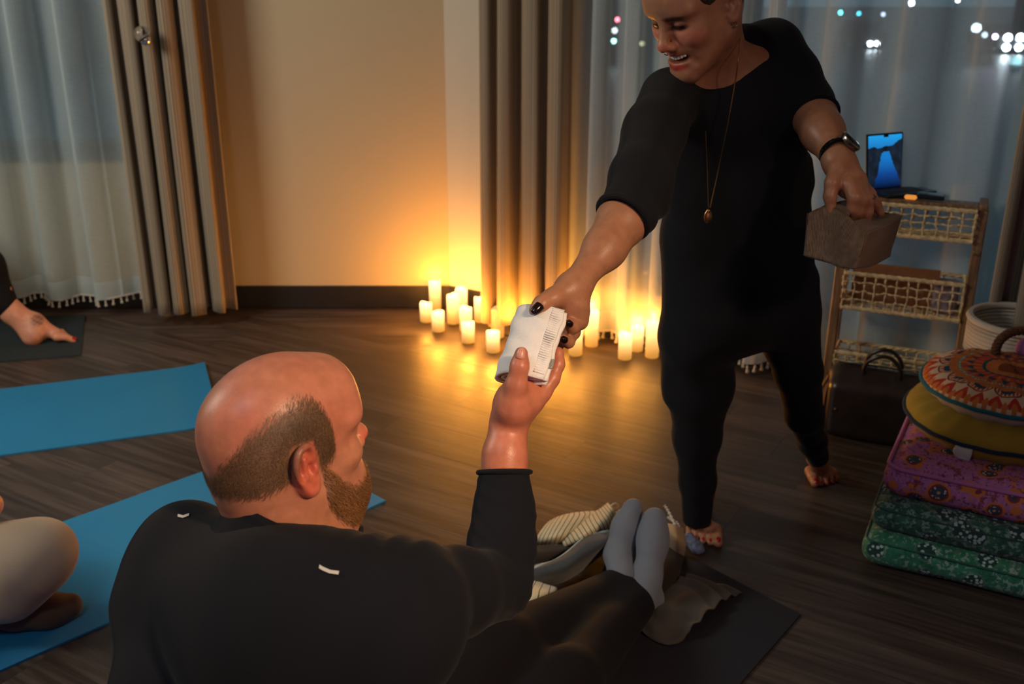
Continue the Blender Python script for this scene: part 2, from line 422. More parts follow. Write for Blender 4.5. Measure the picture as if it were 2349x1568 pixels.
# floor of wood-look planks that run along the window wall
def floormat():
    t = MT('wood_plank_vinyl'); info = t.n('ShaderNodeObjectInfo'); rnd = info.outputs['Random']
    o = t.obj(); cmb = t.n('ShaderNodeCombineXYZ'); t.put(cmb.inputs[0], t.math('MULTIPLY', rnd, 37.)); t.put(cmb.inputs[1], t.math('MULTIPLY', rnd, 91.)); t.put(cmb.inputs[2], t.math('MULTIPLY', rnd, 13.))
    ad = t.n('ShaderNodeVectorMath', operation='ADD'); t.put(ad.inputs[0], o); t.put(ad.inputs[1], cmb.outputs[0]); v = ad.outputs[0]
    g1 = t.noise(t.mapv(v, (1.6, 30, 1)), 1.5, 6, .62); g2 = t.noise(t.mapv(v, (5, 130, 1)), 1.5, 3, .6); g3 = t.noise(t.mapv(v, (.9, 6, 1)), 1.6, 3)
    g = t.math('ADD', t.math('MULTIPLY', g1, .6), t.math('MULTIPLY', g3, .4))
    base = t.ramp(g, [(.33, srgb(46, 38, 34)), (.48, srgb(70, 59, 53)), (.62, srgb(98, 85, 77)), (.75, srgb(64, 54, 48))])
    base = t.mix(t.math('MULTIPLY', g2, .5), base, t.mix(.5, base, srgb(38, 28, 26)))
    tone = t.ramp(rnd, [(0, (.78, .78, .78)), (1, (1.15, 1.12, 1.1))])
    base = t.mix(1., base, tone, 'MULTIPLY')
    t.set(base=base, rough=t.ramp(g1, [(.3, (.34,) * 3), (.7, (.5,) * 3)]), spec=.45); t.bump(t.math('ADD', g1, t.math('MULTIPLY', g2, .6)), .0016, .5); return t.m
M_floor = floormat()
fl = multi('floor', M_floor, [(room, -.08, -.006)])
PWD, PLN = .182, 1.22
pm = MB().box((0, 0, -.003), (PLN / 2 - .00012, PWD / 2 - .00012, .003), ch=.06); pme = rawmesh('plank', np.array(pm.v), pm.f, smooth=False); pme.materials.append(M_floor)
def inside(x, y, m=.0):
    q = np.array([x, y]) - C0
    return -3.3 + m < x < RE[0] - m and -1.5 + m < y < BY - m and q @ NR > m
rr = random.Random(5); ang = math.atan2(UR[1], UR[0]); cnt = 0
for j in range(-2, 36):
    sh = rr.random() * PLN
    for i in range(-6, 7):
        t = i * PLN + sh; off = (j + .5) * PWD + .012; c = C0 + UR * t + NR * off
        e = [c + UR * s * PLN / 2 * .98 + NR * w * PWD / 2 * .98 for s in (-1, 0, 1) for w in (-1, 1)]
        if sum(inside(*q) for q in e) < 3 or c[1] < .9: continue
        if any(q[0] < -3.44 or q[1] > BY + .14 or (q - C0) @ NR < -.14 for q in e): continue
        o = bpy.data.objects.new('plank', pme); COL.objects.link(o); o.location = (c[0], c[1], 0); o.rotation_euler = (0, 0, ang); o.parent = fl; cnt += 1

# ------------------------------------------------------------ curtains
def curtmat():
    t = MT('beige_striped_curtain_cloth'); u = t.n('ShaderNodeSeparateXYZ'); t.put(u.inputs[0], t.uv())
    s = t.n('ShaderNodeTexNoise', noise_dimensions='1D'); t.put(s.inputs['W'], t.math('MULTIPLY', u.outputs[0], 130.)); s.inputs['Detail'].default_value = 2
    c = t.ramp(s.outputs[0], [(.35, srgb(112, 98, 82)), (.5, srgb(160, 144, 122)), (.65, srgb(190, 174, 150))])
    t.set(base=c, rough=.75, spec=.3, sheen=.2)
    w = t.noise(t.mapv(t.obj(), (500, 500, 500)), 1, 1); t.bump(w, .001, .3)
    tl = t.n('ShaderNodeBsdfTranslucent'); t.put(tl.inputs[0], c); mx = t.n('ShaderNodeMixShader', {'Fac': .16}); t.put(mx.inputs[1], t.b.outputs[0]); t.put(mx.inputs[2], tl.outputs[0]); t.put(t.out.inputs[0], mx); return t.m
def sheermat(name, c, tr=.42):
    t = MT(name); o = t.obj(); sp = t.n('ShaderNodeSeparateXYZ'); t.put(sp.inputs[0], t.uv())
    slub = t.noise(t.mapv(t.uv(), (900, 30, 1)), 1, 2); slub2 = t.noise(t.mapv(t.uv(), (30, 900, 1)), 1, 2)
    cl = t.noise(o, 5, 3)
    f = t.math('ADD', t.math('MULTIPLY', t.math('ADD', slub, slub2), .22), t.math('MULTIPLY', cl, .14))
    fac = t.math('ADD', t.math('SUBTRACT', tr - .08 + .29, f), 0.)
    lw = t.n('ShaderNodeLayerWeight', {'Blend': .35}); fac = t.math('MULTIPLY', fac, t.math('SUBTRACT', 1.15, t.math('MULTIPLY', lw.outputs['Facing'], 1.3)))
    hem = t.math('LESS_THAN', sp.outputs[1], .035); fac = t.math('MULTIPLY', fac, t.math('SUBTRACT', 1., t.math('MULTIPLY', hem, .8)))
    df = t.n('ShaderNodeBsdfDiffuse'); t.put(df.inputs[0], c); tl = t.n('ShaderNodeBsdfTranslucent'); t.put(tl.inputs[0], c)
    m1 = t.n('ShaderNodeMixShader', {'Fac': .5}); t.put(m1.inputs[1], df.outputs[0]); t.put(m1.inputs[2], tl.outputs[0])
    tp = t.n('ShaderNodeBsdfTransparent'); m2 = t.n('ShaderNodeMixShader'); t.put(m2.inputs[0], fac); t.put(m2.inputs[1], m1.outputs[0]); t.put(m2.inputs[2], tp.outputs[0]); t.put(t.out.inputs[0], m2.outputs[0])
    return t.m
M_curt = curtmat(); M_sheer = sheermat('sheer_voile', (.70, .80, .82, 1), .50); M_sheer2 = sheermat('sheer_linen_voile', (.74, .80, .81, 1), .33)
M_tass = fabric('tassel_yarn', srgb(205, 196, 180))
def curtain(name, base, u, n, w, z0, z1, folds, amp, mat, seed=0, thick=.003, sharp=1., nu=None, nz=40, wob=.35, label=None, cat='curtain', flare=0.):
    r = np.random.default_rng(seed); nu = nu or int(folds * 18); S = np.linspace(0, 1, nu + 1); Z = np.linspace(0, 1, nz + 1)
    ph = np.cumsum(r.uniform(.7, 1.3, 64)); ph = np.interp(S, np.linspace(0, 1, 64), (ph - ph[0]) / (ph[-1] - ph[0])) * folds * 2 * math.pi
    am = np.interp(S, np.linspace(0, 1, 12), r.uniform(.55, 1.25, 12)); G = np.zeros((nu + 1, nz + 1, 3)); a1, a2 = r.uniform(0, 6, 2)
    for j, z in enumerate(Z):
        drift = wob * np.sin(S * 9 + a1 + 1.5 * (1 - z)) * (1 - z)
        c = np.cos(ph + drift); c = np.sign(c) * np.abs(c) ** sharp
        off = amp * am * (c * .5 + .12 * np.cos(2.3 * ph + a2 + 2 * (1 - z)) * (1 - z))
        x = (S - .5) * w * (1 + flare * (1 - z) ** 2) + w / 2 + .3 * amp * np.sin(2 * ph + drift) * .5
        G[:, j, :2] = np.asarray(base)[None] + np.outer(x, u) + np.outer(off, n); G[:, j, 2] = z0 + (z1 - z0) * z + (.006 * np.sin(ph * .5 + a1) if j == 0 else 0)
    du = np.gradient(G, axis=0); dz = np.gradient(G, axis=1); N = np.cross(du, dz); N /= np.linalg.norm(N, axis=2, keepdims=True) + 1e-9
    a, b = G.shape[:2]; I = np.arange(a * b).reshape(a, b); q = np.stack([I[:-1, :-1], I[1:, :-1], I[1:, 1:], I[:-1, 1:]], -1).reshape(-1, 4)
    UV = np.stack(np.meshgrid(S * w * 1.6, Z, indexing='ij'), -1).reshape(-1, 2)
    if thick:
        V = np.concatenate([(G + N * thick / 2).reshape(-1, 3), (G - N * thick / 2).reshape(-1, 3)]); F = [tuple(x) for x in q] + [tuple(x[::-1] + a * b) for x in q]
        edge = list(I[:, 0]) + list(I[-1, 1:]) + list(I[::-1, -1][1:]) + list(I[0, ::-1][1:-1])
        F += [(e, e + a * b, g, ) + () if False else (e, e + a * b, edge[(k + 1) % len(edge)] + a * b, edge[(k + 1) % len(edge)]) for k, e in enumerate(edge)]
        UV = np.concatenate([UV, UV])
    else: V = G.reshape(-1, 3); F = q
    o = link(name, rawmesh(name, V, F, uv=UV), mat)
    if label: tag(o, label, cat)
    return o, G
tb = MB(); tb.lathe((0, 0, 0), [(.0012, 0), (.0018, -.008), (.0055, -.011), (.0065, -.017), (.0045, -.022), (.0085, -.036), (.0095, -.043), (.002, -.044)], 8)
TASS = rawmesh('tassel', np.array(tb.v), tb.f); TASS.materials.append(M_tass)
def tassels(parent, G, step, s=1.):
    line = G[:, 0]; L = np.concatenate([[0], np.cumsum(np.linalg.norm(np.diff(line, axis=0), axis=1))]); m = int(L[-1] / step)
    tr = MB().tube([line[i] for i in range(0, len(line), 3)], .004, 5); tr.build('hem_trim', M_tass, parent)
    for k in range(m):
        p = [np.interp((k + .5) * step, L, line[:, i]) for i in range(3)]
        o = bpy.data.objects.new('tassel', TASS); COL.objects.link(o); o.parent = parent; o.location = (p[0], p[1], p[2]); o.scale = (s,) * 3
        o.rotation_euler = (rr.uniform(-.15, .15), rr.uniform(-.15, .15), rr.random() * 3)
ux = np.array([1., 0]); ny = np.array([0, -1.])
o, G = curtain('sheer_curtain', (-3.1, BY - .11), ux, ny, 1.62, .085, 2.45, 7.5, .10, M_sheer, 3, 0, wob=.8, sharp=1.7, label='white sheer curtain with tasselled hem hanging at the left window', cat='sheer curtain')
tassels(o, G, .034, .72)
x0 = Fl(350, 700)[0] * .955; x1 = Fl(540, 700)[0] * .955
curtain('curtain', (x0, BY - .235), ux, ny, x1 - x0, .06, 2.5, 4.6, .12, M_curt, 8, .004, .8, wob=.5, label='beige striped curtain gathered between left window and bare wall')
t0 = wall_t(1122, 700, .18)[0]; t1 = wall_t(1298, 730, .18)[0]
curtain('curtain', WR(t0, .185, 0)[:2], UR, NR, t1 - t0, .055, 2.5, 3.4, .11, M_curt, 27, .004, .8, wob=.5, label='beige curtain behind the candles, glowing orange at its foot')
ts = t1 - .06
o, G = curtain('sheer_curtain', WR(ts, .08, 0)[:2], UR, NR, wall_t(1768, 60, .1)[0] - ts + .025, .055, 2.45, 6, .07, M_sheer2, 5, 0, wob=.9, label='sheer tasselled curtain lit orange by candles behind the standing person', cat='sheer curtain')
tassels(o, G, .034, .8)
tsb = wall_t(1768, 60, .1)[0] + .012
o, G = curtain('sheer_curtain', WR(tsb, .08, 0)[:2], UR, NR, 3.15 - tsb, .055, 2.45, 7, .075, M_sheer2, 9, 0, wob=.9, label='blue-lit sheer curtain hanging behind the wicker shelf and laptop', cat='sheer curtain')
tassels(o, G, .034, .8)
t3 = wall_t(2268, 700, .2)[0]
curtain('curtain', WR(t3, .20, 0)[:2], UR, NR, .5, .055, 2.5, 4.5, .12, M_curt, 31, .004, .8, label='curtain in shadow at right edge above the rope basket')
# curtain holdback with a glass ball
hb = P(325, 78, 3.84); r0 = empty('curtain_holdback', hb, 'chrome and glass ball holdback at the top of the left curtain', 'holdback')
M_chrome = plain('chrome', (.8, .8, .82), .12, 1.); t = MT('clear_glass'); t.set(base=(.95, .97, 1, 1), rough=.02, trans=1.); M_clear = t.m
MB().tube([hb + np.array([.004, .26, .0]), hb + np.array([0, .03, 0])], .006, 10).build('stem', M_chrome, r0)
MB().lathe(hb + np.array([.012, -.0, -.022]), [(.001, -.02), (.016, -.016), (.021, -.005), (.02, .008), (.012, .016), (.001, .018)], 16, np.array([[1, 0, 0], [0, 0, -1], [0, 1, 0.]])).build('cap', M_chrome, r0)
MB().lathe(hb, [(.001, -.03)] + [(.03 * math.sin(a), -.03 * math.cos(a)) for a in np.linspace(.2, 2.94, 12)] + [(.001, .03)], 18).build('glass_ball', M_clear, r0)

# ------------------------------------------------------------ outside: a street below, seen as dots through the sheers
M_asph = plain('wet_asphalt', srgb(40, 44, 48), .4); M_dark = plain('dark_paint', srgb(34, 38, 42), .4)
def emit(name, c, s):
    t = MT(name); t.set(base=(0, 0, 0, 1), em=(*c, 1), es=s); return t.m
st(slab('street_ground', M_asph, [(-120, 8), (120, 8), (120, 150), (-120, 150)], -3.3, -3.0))
M_bld = plain('dim_facade', srgb(60, 70, 76), .8); M_winlit = emit('lit_window', (.5, .75, .8), .5)
for i, (x, y, w, h, lab) in enumerate([(-30, 70, 22, 9, 'low dark building far left beyond the sheer curtains'), (5, 80, 26, 13, 'dim block of flats across the street beyond the sheers'), (42, 62, 20, 8, 'dark low building far right beyond the laptop')]):
    b = empty('building', (x, y, -3), lab, 'building')
    MB().box((x, y, -3 + h / 2), (w / 2, 5, h / 2), ch=.02).build('wall', M_bld, b, False)
    MB().box((x, y, -3 + h + .2), (w / 2 + .3, 5.3, .2), ch=.1).build('roof', M_dark, b, False)
    for k in range(5):
        for q in range(2 if h < 10 else 3):
            MB().box((x - w / 2 + (k + .5) * w / 5, y - 5.02, -3 + 1.6 + q * 3.1), (.8, .04, .7), ch=.02).build('window', M_winlit if (k * 3 + q * 5 + i) % 7 == 0 else M_dark, b, False)
def streetlamp(px, py, d, c, s, r, label):
    p = P(px, py, d); b = empty('street_lamp', (p[0], p[1] + .2, -3), label, 'street lamp', 'street lights beyond the sheer curtains')
    MB().tube([(p[0], p[1] + .2, -3), (p[0], p[1] + .2, p[2] + .1), (p[0], p[1], p[2] + r * 1.5)], .05, 6).build('pole', M_dark, b)
    MB().lathe(p, [(r * math.sin(a), -r * math.cos(a)) for a in np.linspace(.05, 3.09, 8)], 12).build('lamp', emit('lamp_glow', c, s), b)
for px, py, c, s, r, lb in [(1416, 45, (1, .12, .16), 30, .11, 'small red signal light seen through the sheer, left of the face'), (1410, 70, (.9, .95, 1), 9, .14, 'soft white light just under the red one'), (1408, 94, (.4, 1, 1), 22, .12, 'teal light below the white one, left of the face'),
                            (1686, 25, (1, .62, .35), 40, .1, 'warm orange light beside the ear of the standing person'), (1473, 100, (.9, .9, .5), 4, .12, 'faint yellow light beside the forehead'), (1928, 29, (.1, .9, 1), 26, .1, 'turquoise light high above the laptop, left of the bluer one'), (1970, 31, (.1, .7, 1), 12, .1, 'dull blue-green light right of the turquoise one'),
                            (2026, 33, (.6, .7, 1), 8, .1, 'pale lilac light above the pair of headlights'), (2091, 7, (.8, .95, 1), 60, .13, 'bright white lamp at the top edge above the laptop'), (2197, 1, (.8, .9, 1), 30, .1, 'white lamp cut by the top edge at right'), (2240, 64, (.7, .9, 1), 22, .22, 'large soft white lamp left of the bright cluster'), (2283, 84, (.75, .6, 1), 40, .13, 'violet-white lamp left of the bright cluster'), (2259, 80, (.6, .85, 1), 10, .13, 'pale blue lamp between the soft lamp and the violet one'), (2330, 142, (.5, .9, 1), 5, .3, 'hazy cyan glow under the bright cluster'),(2163, 182, (.3, .75, 1), 4, .3, 'dim blue light low behind the sheer, right of the laptop')]:
    streetlamp(px, py, 52, c, s, r, lb)
def car(px, py, d, sp, s, r, label, rows=1):
    p = P(px, py, d); x, y = p[0], p[1]; b = empty('car', (x, y + 2, -3), label, 'car')
    M = MB(); w = .85; pr = [(0, .35), (0, .95), (1.1, 1.1), (1.7, 1.6), (3.3, 1.62), (4.1, 1.1), (4.4, .95), (4.4, .35)]
    n = len(pr); z0 = -3
    V = [(x - w, y + a + .05, z0 + c) for a, c in pr] + [(x + w, y + a + .05, z0 + c) for a, c in pr]
    M.add(V, [tuple(range(n)), tuple(range(2 * n - 1, n - 1, -1))] + [(i, n + i, n + (i + 1) % n, (i + 1) % n) for i in range(n)]).build('body', M_dark, b, False)
    for sx in (-1, 1):
        for a in (.9, 3.5): MB().lathe((x + sx * .78, y + a, z0 + .33), [(.02, -.1), (.33, -.1), (.33, .1), (.02, .1)], 14, np.array([[0, 0, 1], [0, 1, 0], [-1, 0, 0.]])).build('wheel', M_base, b)
        for k in range(rows):
            MB().lathe((x + sx * sp / 2, y - .02, p[2] - k * .55), [(r * math.sin(q), -r * math.cos(q)) for q in np.linspace(.05, 3.09, 8)], 12).build('headlight', emit('headlight_glow', (.88, .95, 1), s * (1 if k == 0 else .6)), b)
car(2004, 100, 62, .44, 75, .15, 'car with a close pair of white headlights above the laptop')
car(2326, 86, 58, .72, 160, .2, 'car with four glaring white headlights at the right edge', 2)

# ============================================================ PEOPLE
def skinmat(name, rough=.42, sss=.12):
    t = MT(name); a = t.n('ShaderNodeVertexColor', layer_name='Col'); o = t.obj()
    nz = t.noise(o, 60, 4); f = t.noise(o, 420, 2)
    c = t.mix(1., a.outputs[0], t.ramp(nz, [(.3, (.88, .85, .84)), (.7, (1.1, 1.08, 1.06))]), 'MULTIPLY')
    t.set(base=c, rough=rough, sss=sss, spec=.45); t.b.inputs['Subsurface Radius'].default_value = (.012, .004, .002); t.b.inputs['Subsurface Scale'].default_value = 1.
    t.bump(t.math('ADD', f, nz), .0006, .35); return t.m
M_skin = skinmat('skin'); M_skin2 = skinmat('bald_scalp_skin', .4)
M_black = fabric('black_jersey', srgb(21, 24, 28), 700, .9, .15, .3, .03)
M_navy = fabric('black_fleece', srgb(17, 20, 27), 600, .9, .15, .3, .03)
def frame(fwd, right):
    f = np.array(fwd, float); f /= np.linalg.norm(f); r = np.array(right, float); r -= f * (r @ f); r /= np.linalg.norm(r); return np.stack([r, f, np.cross(r, f)], 1)
class Head:
    def __init__(s, c, M, sc): s.c = np.array(c, float); s.M = np.array(M, float); s.s = sc
    def w(s, x, y, z): return s.c + s.M @ (s.s * np.array([x, y, z], float))
    def loc(s, V): return (V - s.c) @ s.M / s.s
def add_head(S, H, male=False, smile=0.):
    w, M, k = H.w, H.M, H.s
    def E(p, r, kk=.02, sub=False, R=None): S.ell(w(*p), np.array(r) * k, M if R is None else M @ R, kk * k, sub)
    def Cp(a, b, ra, rb, kk=.02, sub=False, n=None, fl=1.): S.cap(w(*a), w(*b), ra * k, rb * k, kk * k, sub, None if n is None else M @ np.array(n), fl)
    E((0, -.014, .038), (.0735, .094, .076)); E((0, .012, .05), (.066, .078, .062), .03)
    E((0, -.03, .0), (.066, .068, .06), .03)
    E((0, .03, -.02), (.06, .058, .078), .04)
    Cp((.046, .01, -.055), (.014, .076, -.1), .022, .018, .035); Cp((-.046, .01, -.055), (-.014, .076, -.1), .022, .018, .035)
    E((0, .05, -.07), (.036, .038, .046), .03); E((0, .08, -.106), (.02, .016, .014), .02)
    for q in (-1, 1):
        E((q * .042, .062, -.02), (.022, .022, .019 if not smile else .023), .025)
        E((q * .034, .068, .03), (.03, .02, .012), .02)
    E((0, .074, .058), (.045, .02, .032), .035)                                                        # forehead
    for q in (-1, 1): E((q * .031, .1, .006), (.018, .016, .011), .014, True)                      # sockets
    for q in (-1, 1): E((q * .031, .0765, .006), (.0145, .0145, .0105), .004)                       # closed lids
    for q in (-1, 1): Cp((q * .019, .0915, .003), (q * .044, .0855, .003), .0012, .0012, .003, True)     # the slit between the lids
    Cp((0, .088, .02), (0, .108, -.022), .0075, .0105, .012); E((0, .112, -.028), (.011, .011, .010), .01)
    for q in (-1, 1):
        E((q * .0125, .1, -.034), (.0085, .0105, .008), .007); E((q * .006, .106, -.0405), (.0035, .005, .004), .003, True)
    cy = .088; zc = -.06
    cw = .025 + .011 * smile; up = .008 * smile
    E((0, .083, zc), (.027, .014, .022), .015)
    Cp((0, cy + .008, zc + .009), (cw * .6, cy + .0005, zc + .009 + up * .3), .0048, .0042, .006); Cp((0, cy + .008, zc + .009), (-cw * .6, cy + .0005, zc + .009 + up * .3), .0048, .0042, .006)
    for q in (-1, 1): Cp((q * cw * .6, cy + .0005, zc + .009 + up * .3), (q * cw, cy - .011, zc + .004 + up), .0042, .002, .006)
    lz = zc - .007 - .012 * smile
    for q in (-1, 1):
        Cp((0, cy + .006, lz), (q * cw * .6, cy - .001, lz + .003 * (1 + smile)), .0055, .0045, .006)
        Cp((q * cw * .6, cy - .001, lz + .003 * (1 + smile)), (q * cw, cy - .011, zc + .002 + up), .0045, .002, .006)
    if smile: E((0, cy + .002, zc - .0035), (cw * .88, .016, .0085), .004, True)
    else: Cp((-cw * .9, cy + .002, zc + .001), (cw * .9, cy + .002, zc + .001), .0018, .0018, .004, True)
    if smile:
        for q in (-1, 1): Cp((q * .029, .0945, -.050), (q * .04, .080, -.075), .0026, .0025, .014, True)     # smile folds
    for q in (-1, 1):                                                                              # ears
        a = math.radians(10)
        def ear(y, z, dx=0.): return (q * (.0745 + dx - .25 * y * 0), y, z)
        pts = [(-.002, .012), (-.004, .026), (-.014, .034), (-.026, .03), (-.031, .016), (-.029, -.002), (-.021, -.018), (-.012, -.03), (-.004, -.03), (-.0, -.018)]
        dxs = [.002, .005, .009, .0125, .014, .0125, .009, .006, .003, .001]; rs = [.003, .0035, .004, .0042, .0042, .004, .004, .0058, .005, .004]
        hx3 = catmull([(*ear(*p_, d_), r_) for p_, d_, r_ in zip(pts, dxs, rs)], 3)
        for i in range(len(hx3) - 1): Cp(tuple(hx3[i][:3]), tuple(hx3[i + 1][:3]), hx3[i][3], hx3[i + 1][3], .003)
        E(ear(-.014, -.001, .001), (.0065, .016, .031), .006)
        Cp(ear(-.018, .018, .009), ear(-.017, -.006, .009), .003, .0028, .006); 
        Cp(ear(-.017, -.006, .009), ear(-.009, -.018, .006), .0028, .003, .006); E(ear(-.009, .0, .009), (.009, .0062, .0085), .004, True)
        Cp(ear(-.0235, -.006, .0145), ear(-.024, .018, .0155), .0026, .003, .004, True); Cp(ear(-.024, .018, .0155), ear(-.012, .028, .0115), .003, .002, .004, True)
        E(ear(-.001, -.004, .004), (.004, .004, .006), .004)
def toes(S, ankle, ball, tip_c, across, n=5, r=.011, k=.006, big=1):
    """foot: heel, instep, five toes; across = unit vector from little toe to big toe"""
    across = np.asarray(across); up = np.array([0, 0, 1.]); d = (tip_c - ball)
    res = []
    for i in range(5):
        o = (i - 2) / 2.                                 # -1 little .. 1 big
        L = [.62, .8, .95, 1.02, 1.08][i]; rr_ = [.0075, .0078, .0082, .0088, .0135][i]
        b = ball + across * o * .036 * 1. + up * .001; t = b + d * L + across * o * .004
        m = lerp(b, t, .55) + up * .006; t = t * 1.; t[2] = rr_ * .8
        S.chain([b, m, t], [rr_ * 1.25, rr_ * 1.02, rr_], k); res.append((t, rr_, d / np.linalg.norm(d)))
    return res
def nail(t, r, d, n, mat, parent, name='toenail', w=.72, l=.95):
    d = np.asarray(d) / np.linalg.norm(d); n = np.asarray(n, float); n -= d * (n @ d); n /= np.linalg.norm(n); x = np.cross(d, n); V = []; F = []
    for a in range(7):
        for b in range(7):
            u, v = (a / 6 - .5) * 2, (b / 6 - .5) * 2; e = max(0, 1 - .32 * v * v if v > 0 else 1)
            p = t + x * u * r * w * e + d * (v * r * l * (1 - .15 * u * u)) + n * (r * (1.1 - .38 * u * u - .12 * v * v))
            V.append(p)
    for a in range(6):
        for b in range(6): i = a * 7 + b; F.append((i, i + 7, i + 8, i + 1))
    V2 = [v - n * r * .35 for v in V]; m = len(V); F += [tuple(reversed([i + m for i in f])) for f in F]
    edge = [a for a in range(7)] + [7 * k + 6 for k in range(1, 7)] + [42 + k for k in range(5, -1, -1)] + [7 * k for k in range(5, 0, -1)]
    F += [(edge[i], edge[(i + 1) % len(edge)], edge[(i + 1) % len(edge)] + m, edge[i] + m) for i in range(len(edge))]
    return link(name, rawmesh(name, V + V2, F), mat, parent)
def joinraw(parts):
    V = []; F = []; b = 0
    for v, f in parts: V.append(v); F.append(f + b); b += len(v)
    return np.concatenate(V), np.concatenate(F)
def fine(S, h, it=1, lo=None, hi=None):
    V, F = march(S, h, lo, hi); return smoothv(V, F, it), F
def blend(col, m, c): return col * (1 - m[:, None]) + np.asarray(c, np.float32)[None] * m[:, None]
def soft(d, w): return np.clip(.5 - d / w, 0, 1)
sk = lambda *a: np.array(srgb(*a)[:3])

# ---------------------------------------------------------------- the standing person in black
WH = Head([.3506, 1.9867, 1.3947], [[-.5705, -.7234, -.3888], [.8213, -.4973, -.2796], [.0089, -.4789, .8778]], .96)
wr = empty('person', Fl(1690, 1190), 'standing barefoot person in black jumpsuit, laughing and leaning to hand over a white towel', 'person')
S = SDF(); add_head(S, WH, smile=1.)
nb = P(1655, 145, 2.0); S.cap(WH.w(0, -.02, -.04), nb, .054, .054, .04); 
S.ell(P(1672, 205, 2.06), (.14, .08, .07), None, .05); S.cap(P(1560, 215, 2.0), P(1790, 130, 2.06), .045, .045, .05)
headV, headF = fine(S, .0026, 1)
# torso, legs and feet below the clothes
B = SDF(); B.cap(P(1675, 240, 2.09), P(1690, 560, 2.24), .10, .105, .05); B.ell(P(1690, 640, 2.27), (.15, .11, .1), None, .05)
B.chain([P(1620, 720, 2.33), P(1600, 890, 2.47), P(1600, 1120, 2.70)], [.075, .052, .033], .03)
B.chain([P(1790, 720, 2.33), P(1834, 850, 2.46), P(1848, 950, 2.60), P(1864, 1010, 2.76), P(1872, 1055, 2.88)], [.05, .036, .030, .025, .024], .02)
bodV, bodF = fine(B, .009, 2)
T = SDF()                                                             # front foot
tipc = Fl(1612, 1246); ac = np.array([.97, -.22, 0.]); fd = np.array([-.12, -.99, 0.]); ballp = tipc - fd * .052 + np.array([.002, 0, .018])
T.chain([P(1600, 1120, 2.70), ballp - fd * .13 + np.array([0, 0, .035]), ballp + np.array([0, 0, .004])], [.032, .034, .022], .03)
T.cap(ballp - ac * .022, ballp + ac * .026, .017, .019, .02); T.ell(ballp - fd * .17 + np.array([0, 0, .012]), (.03, .035, .03), None, .03)
tres = toes(T, None, ballp, tipc, ac)
ftV, ftF = fine(T, .0026, 1)
T = SDF()                                                             # back foot, heel lifted
tip2 = Fl(1897, 1112); ac2 = np.array([-.99, -.1, 0.]); an2 = P(1872, 1050, 2.88); fd2 = np.array([.1, -.99, 0]); ball2 = tip2 - fd2 * .05 + np.array([0, 0, .022])
T.chain([P(1868, 1035, 2.86), an2, lerp(an2, ball2, .5), ball2], [.022, .0235, .024, .019], .02); T.cap(ball2 - ac2 * .02, ball2 + ac2 * .022, .015, .016, .02)
tres2 = toes(T, None, ball2, tip2, ac2); fbV, fbF = fine(T, .0035, 1)
# right arm and hand gripping the towel
A = SDF()
elb = P(1428, 505, 1.69); wri = P(1322, 650, 1.605); fdir = (wri - elb) / np.linalg.norm(wri - elb)
A.chain([P(1445, 430, 1.72), elb, P(1388, 568, 1.655), wri], [.040, .0385, .031, .0225], .03)
palm = P(1309, 700, 1.60); A.cap(P(1318, 662, 1.605), palm, .025, .029, .02, n=(0, 1, .2), fl=.75)
A.cap(P(1302, 668, 1.598), P(1322, 722, 1.61), .018, .017, .02)
wn = []
A.chain([P(1303, 664, 1.592), P(1268, 684, 1.572), P(1243, 697, 1.560), P(1228, 712, 1.557)], [.020, .0148, .0120, .0102], .012)
A.chain([P(1322, 712, 1.605), P(1331, 738, 1.61), P(1314, 750, 1.59), P(1303, 738, 1.575)], [.0145, .012, .0105, .0088], .006)
A.chain([P(1314, 722, 1.62), P(1316, 762, 1.625), P(1304, 784, 1.595), P(1290, 776, 1.578)], [.0135, .0105, .0095, .0085], .006)
A.chain([P(1305, 725, 1.63), P(1300, 775, 1.635), P(1275, 795, 1.62), P(1258, 790, 1.61)], [.0125, .0095, .009, .008], .006)
A.chain([P(1295, 722, 1.635), P(1285, 765, 1.64), P(1258, 780, 1.63), P(1245, 775, 1.62)], [.0115, .0088, .008, .0072], .006)
armV, armF = fine(A, .0024, 1)
# left arm, hand over the pouch
L_ = SDF()
we = P(1862, 256, 2.0); ww = P(1925, 372, 1.88)
L_.chain([P(1834, 205, 2.045), we, lerp(we, ww, .4), ww], [.043, .041, .037, .0265], .03)
L_.cap(ww, P(1952, 420, 1.86), .026, .031, .02, n=(.1, 1, 0), fl=.62)
L_.chain([P(1922, 392, 1.86), P(1909, 420, 1.85), P(1904, 450, 1.85), P(1906, 484, 1.855)], [.02, .0128, .0108, .0095], .010)                       # thumb
L_.chain([P(1950, 425, 1.845), P(1961, 453, 1.835), P(1956, 478, 1.845), P(1953, 498, 1.86)], [.016, .013, .0115, .0095], .006)
L_.chain([P(1960, 425, 1.85), P(1975, 458, 1.84), P(1968, 484, 1.85), P(1965, 500, 1.865)], [.016, .013, .0112, .0095], .006)
L_.chain([P(1968, 425, 1.86), P(1990, 458, 1.85), P(1990, 485, 1.86), P(1987, 502, 1.87)], [.015, .012, .0105, .009], .006)
L_.chain([P(1970, 418, 1.87), P(1996, 445, 1.87), P(2010, 470, 1.875), P(2020, 488, 1.88)], [.0135, .0105, .0095, .008], .006)
lV, lF = fine(L_, .003, 1)
V, F = joinraw([(headV, headF), (bodV, bodF), (ftV, ftF), (fbV, fbF), (armV, armF), (lV, lF)])
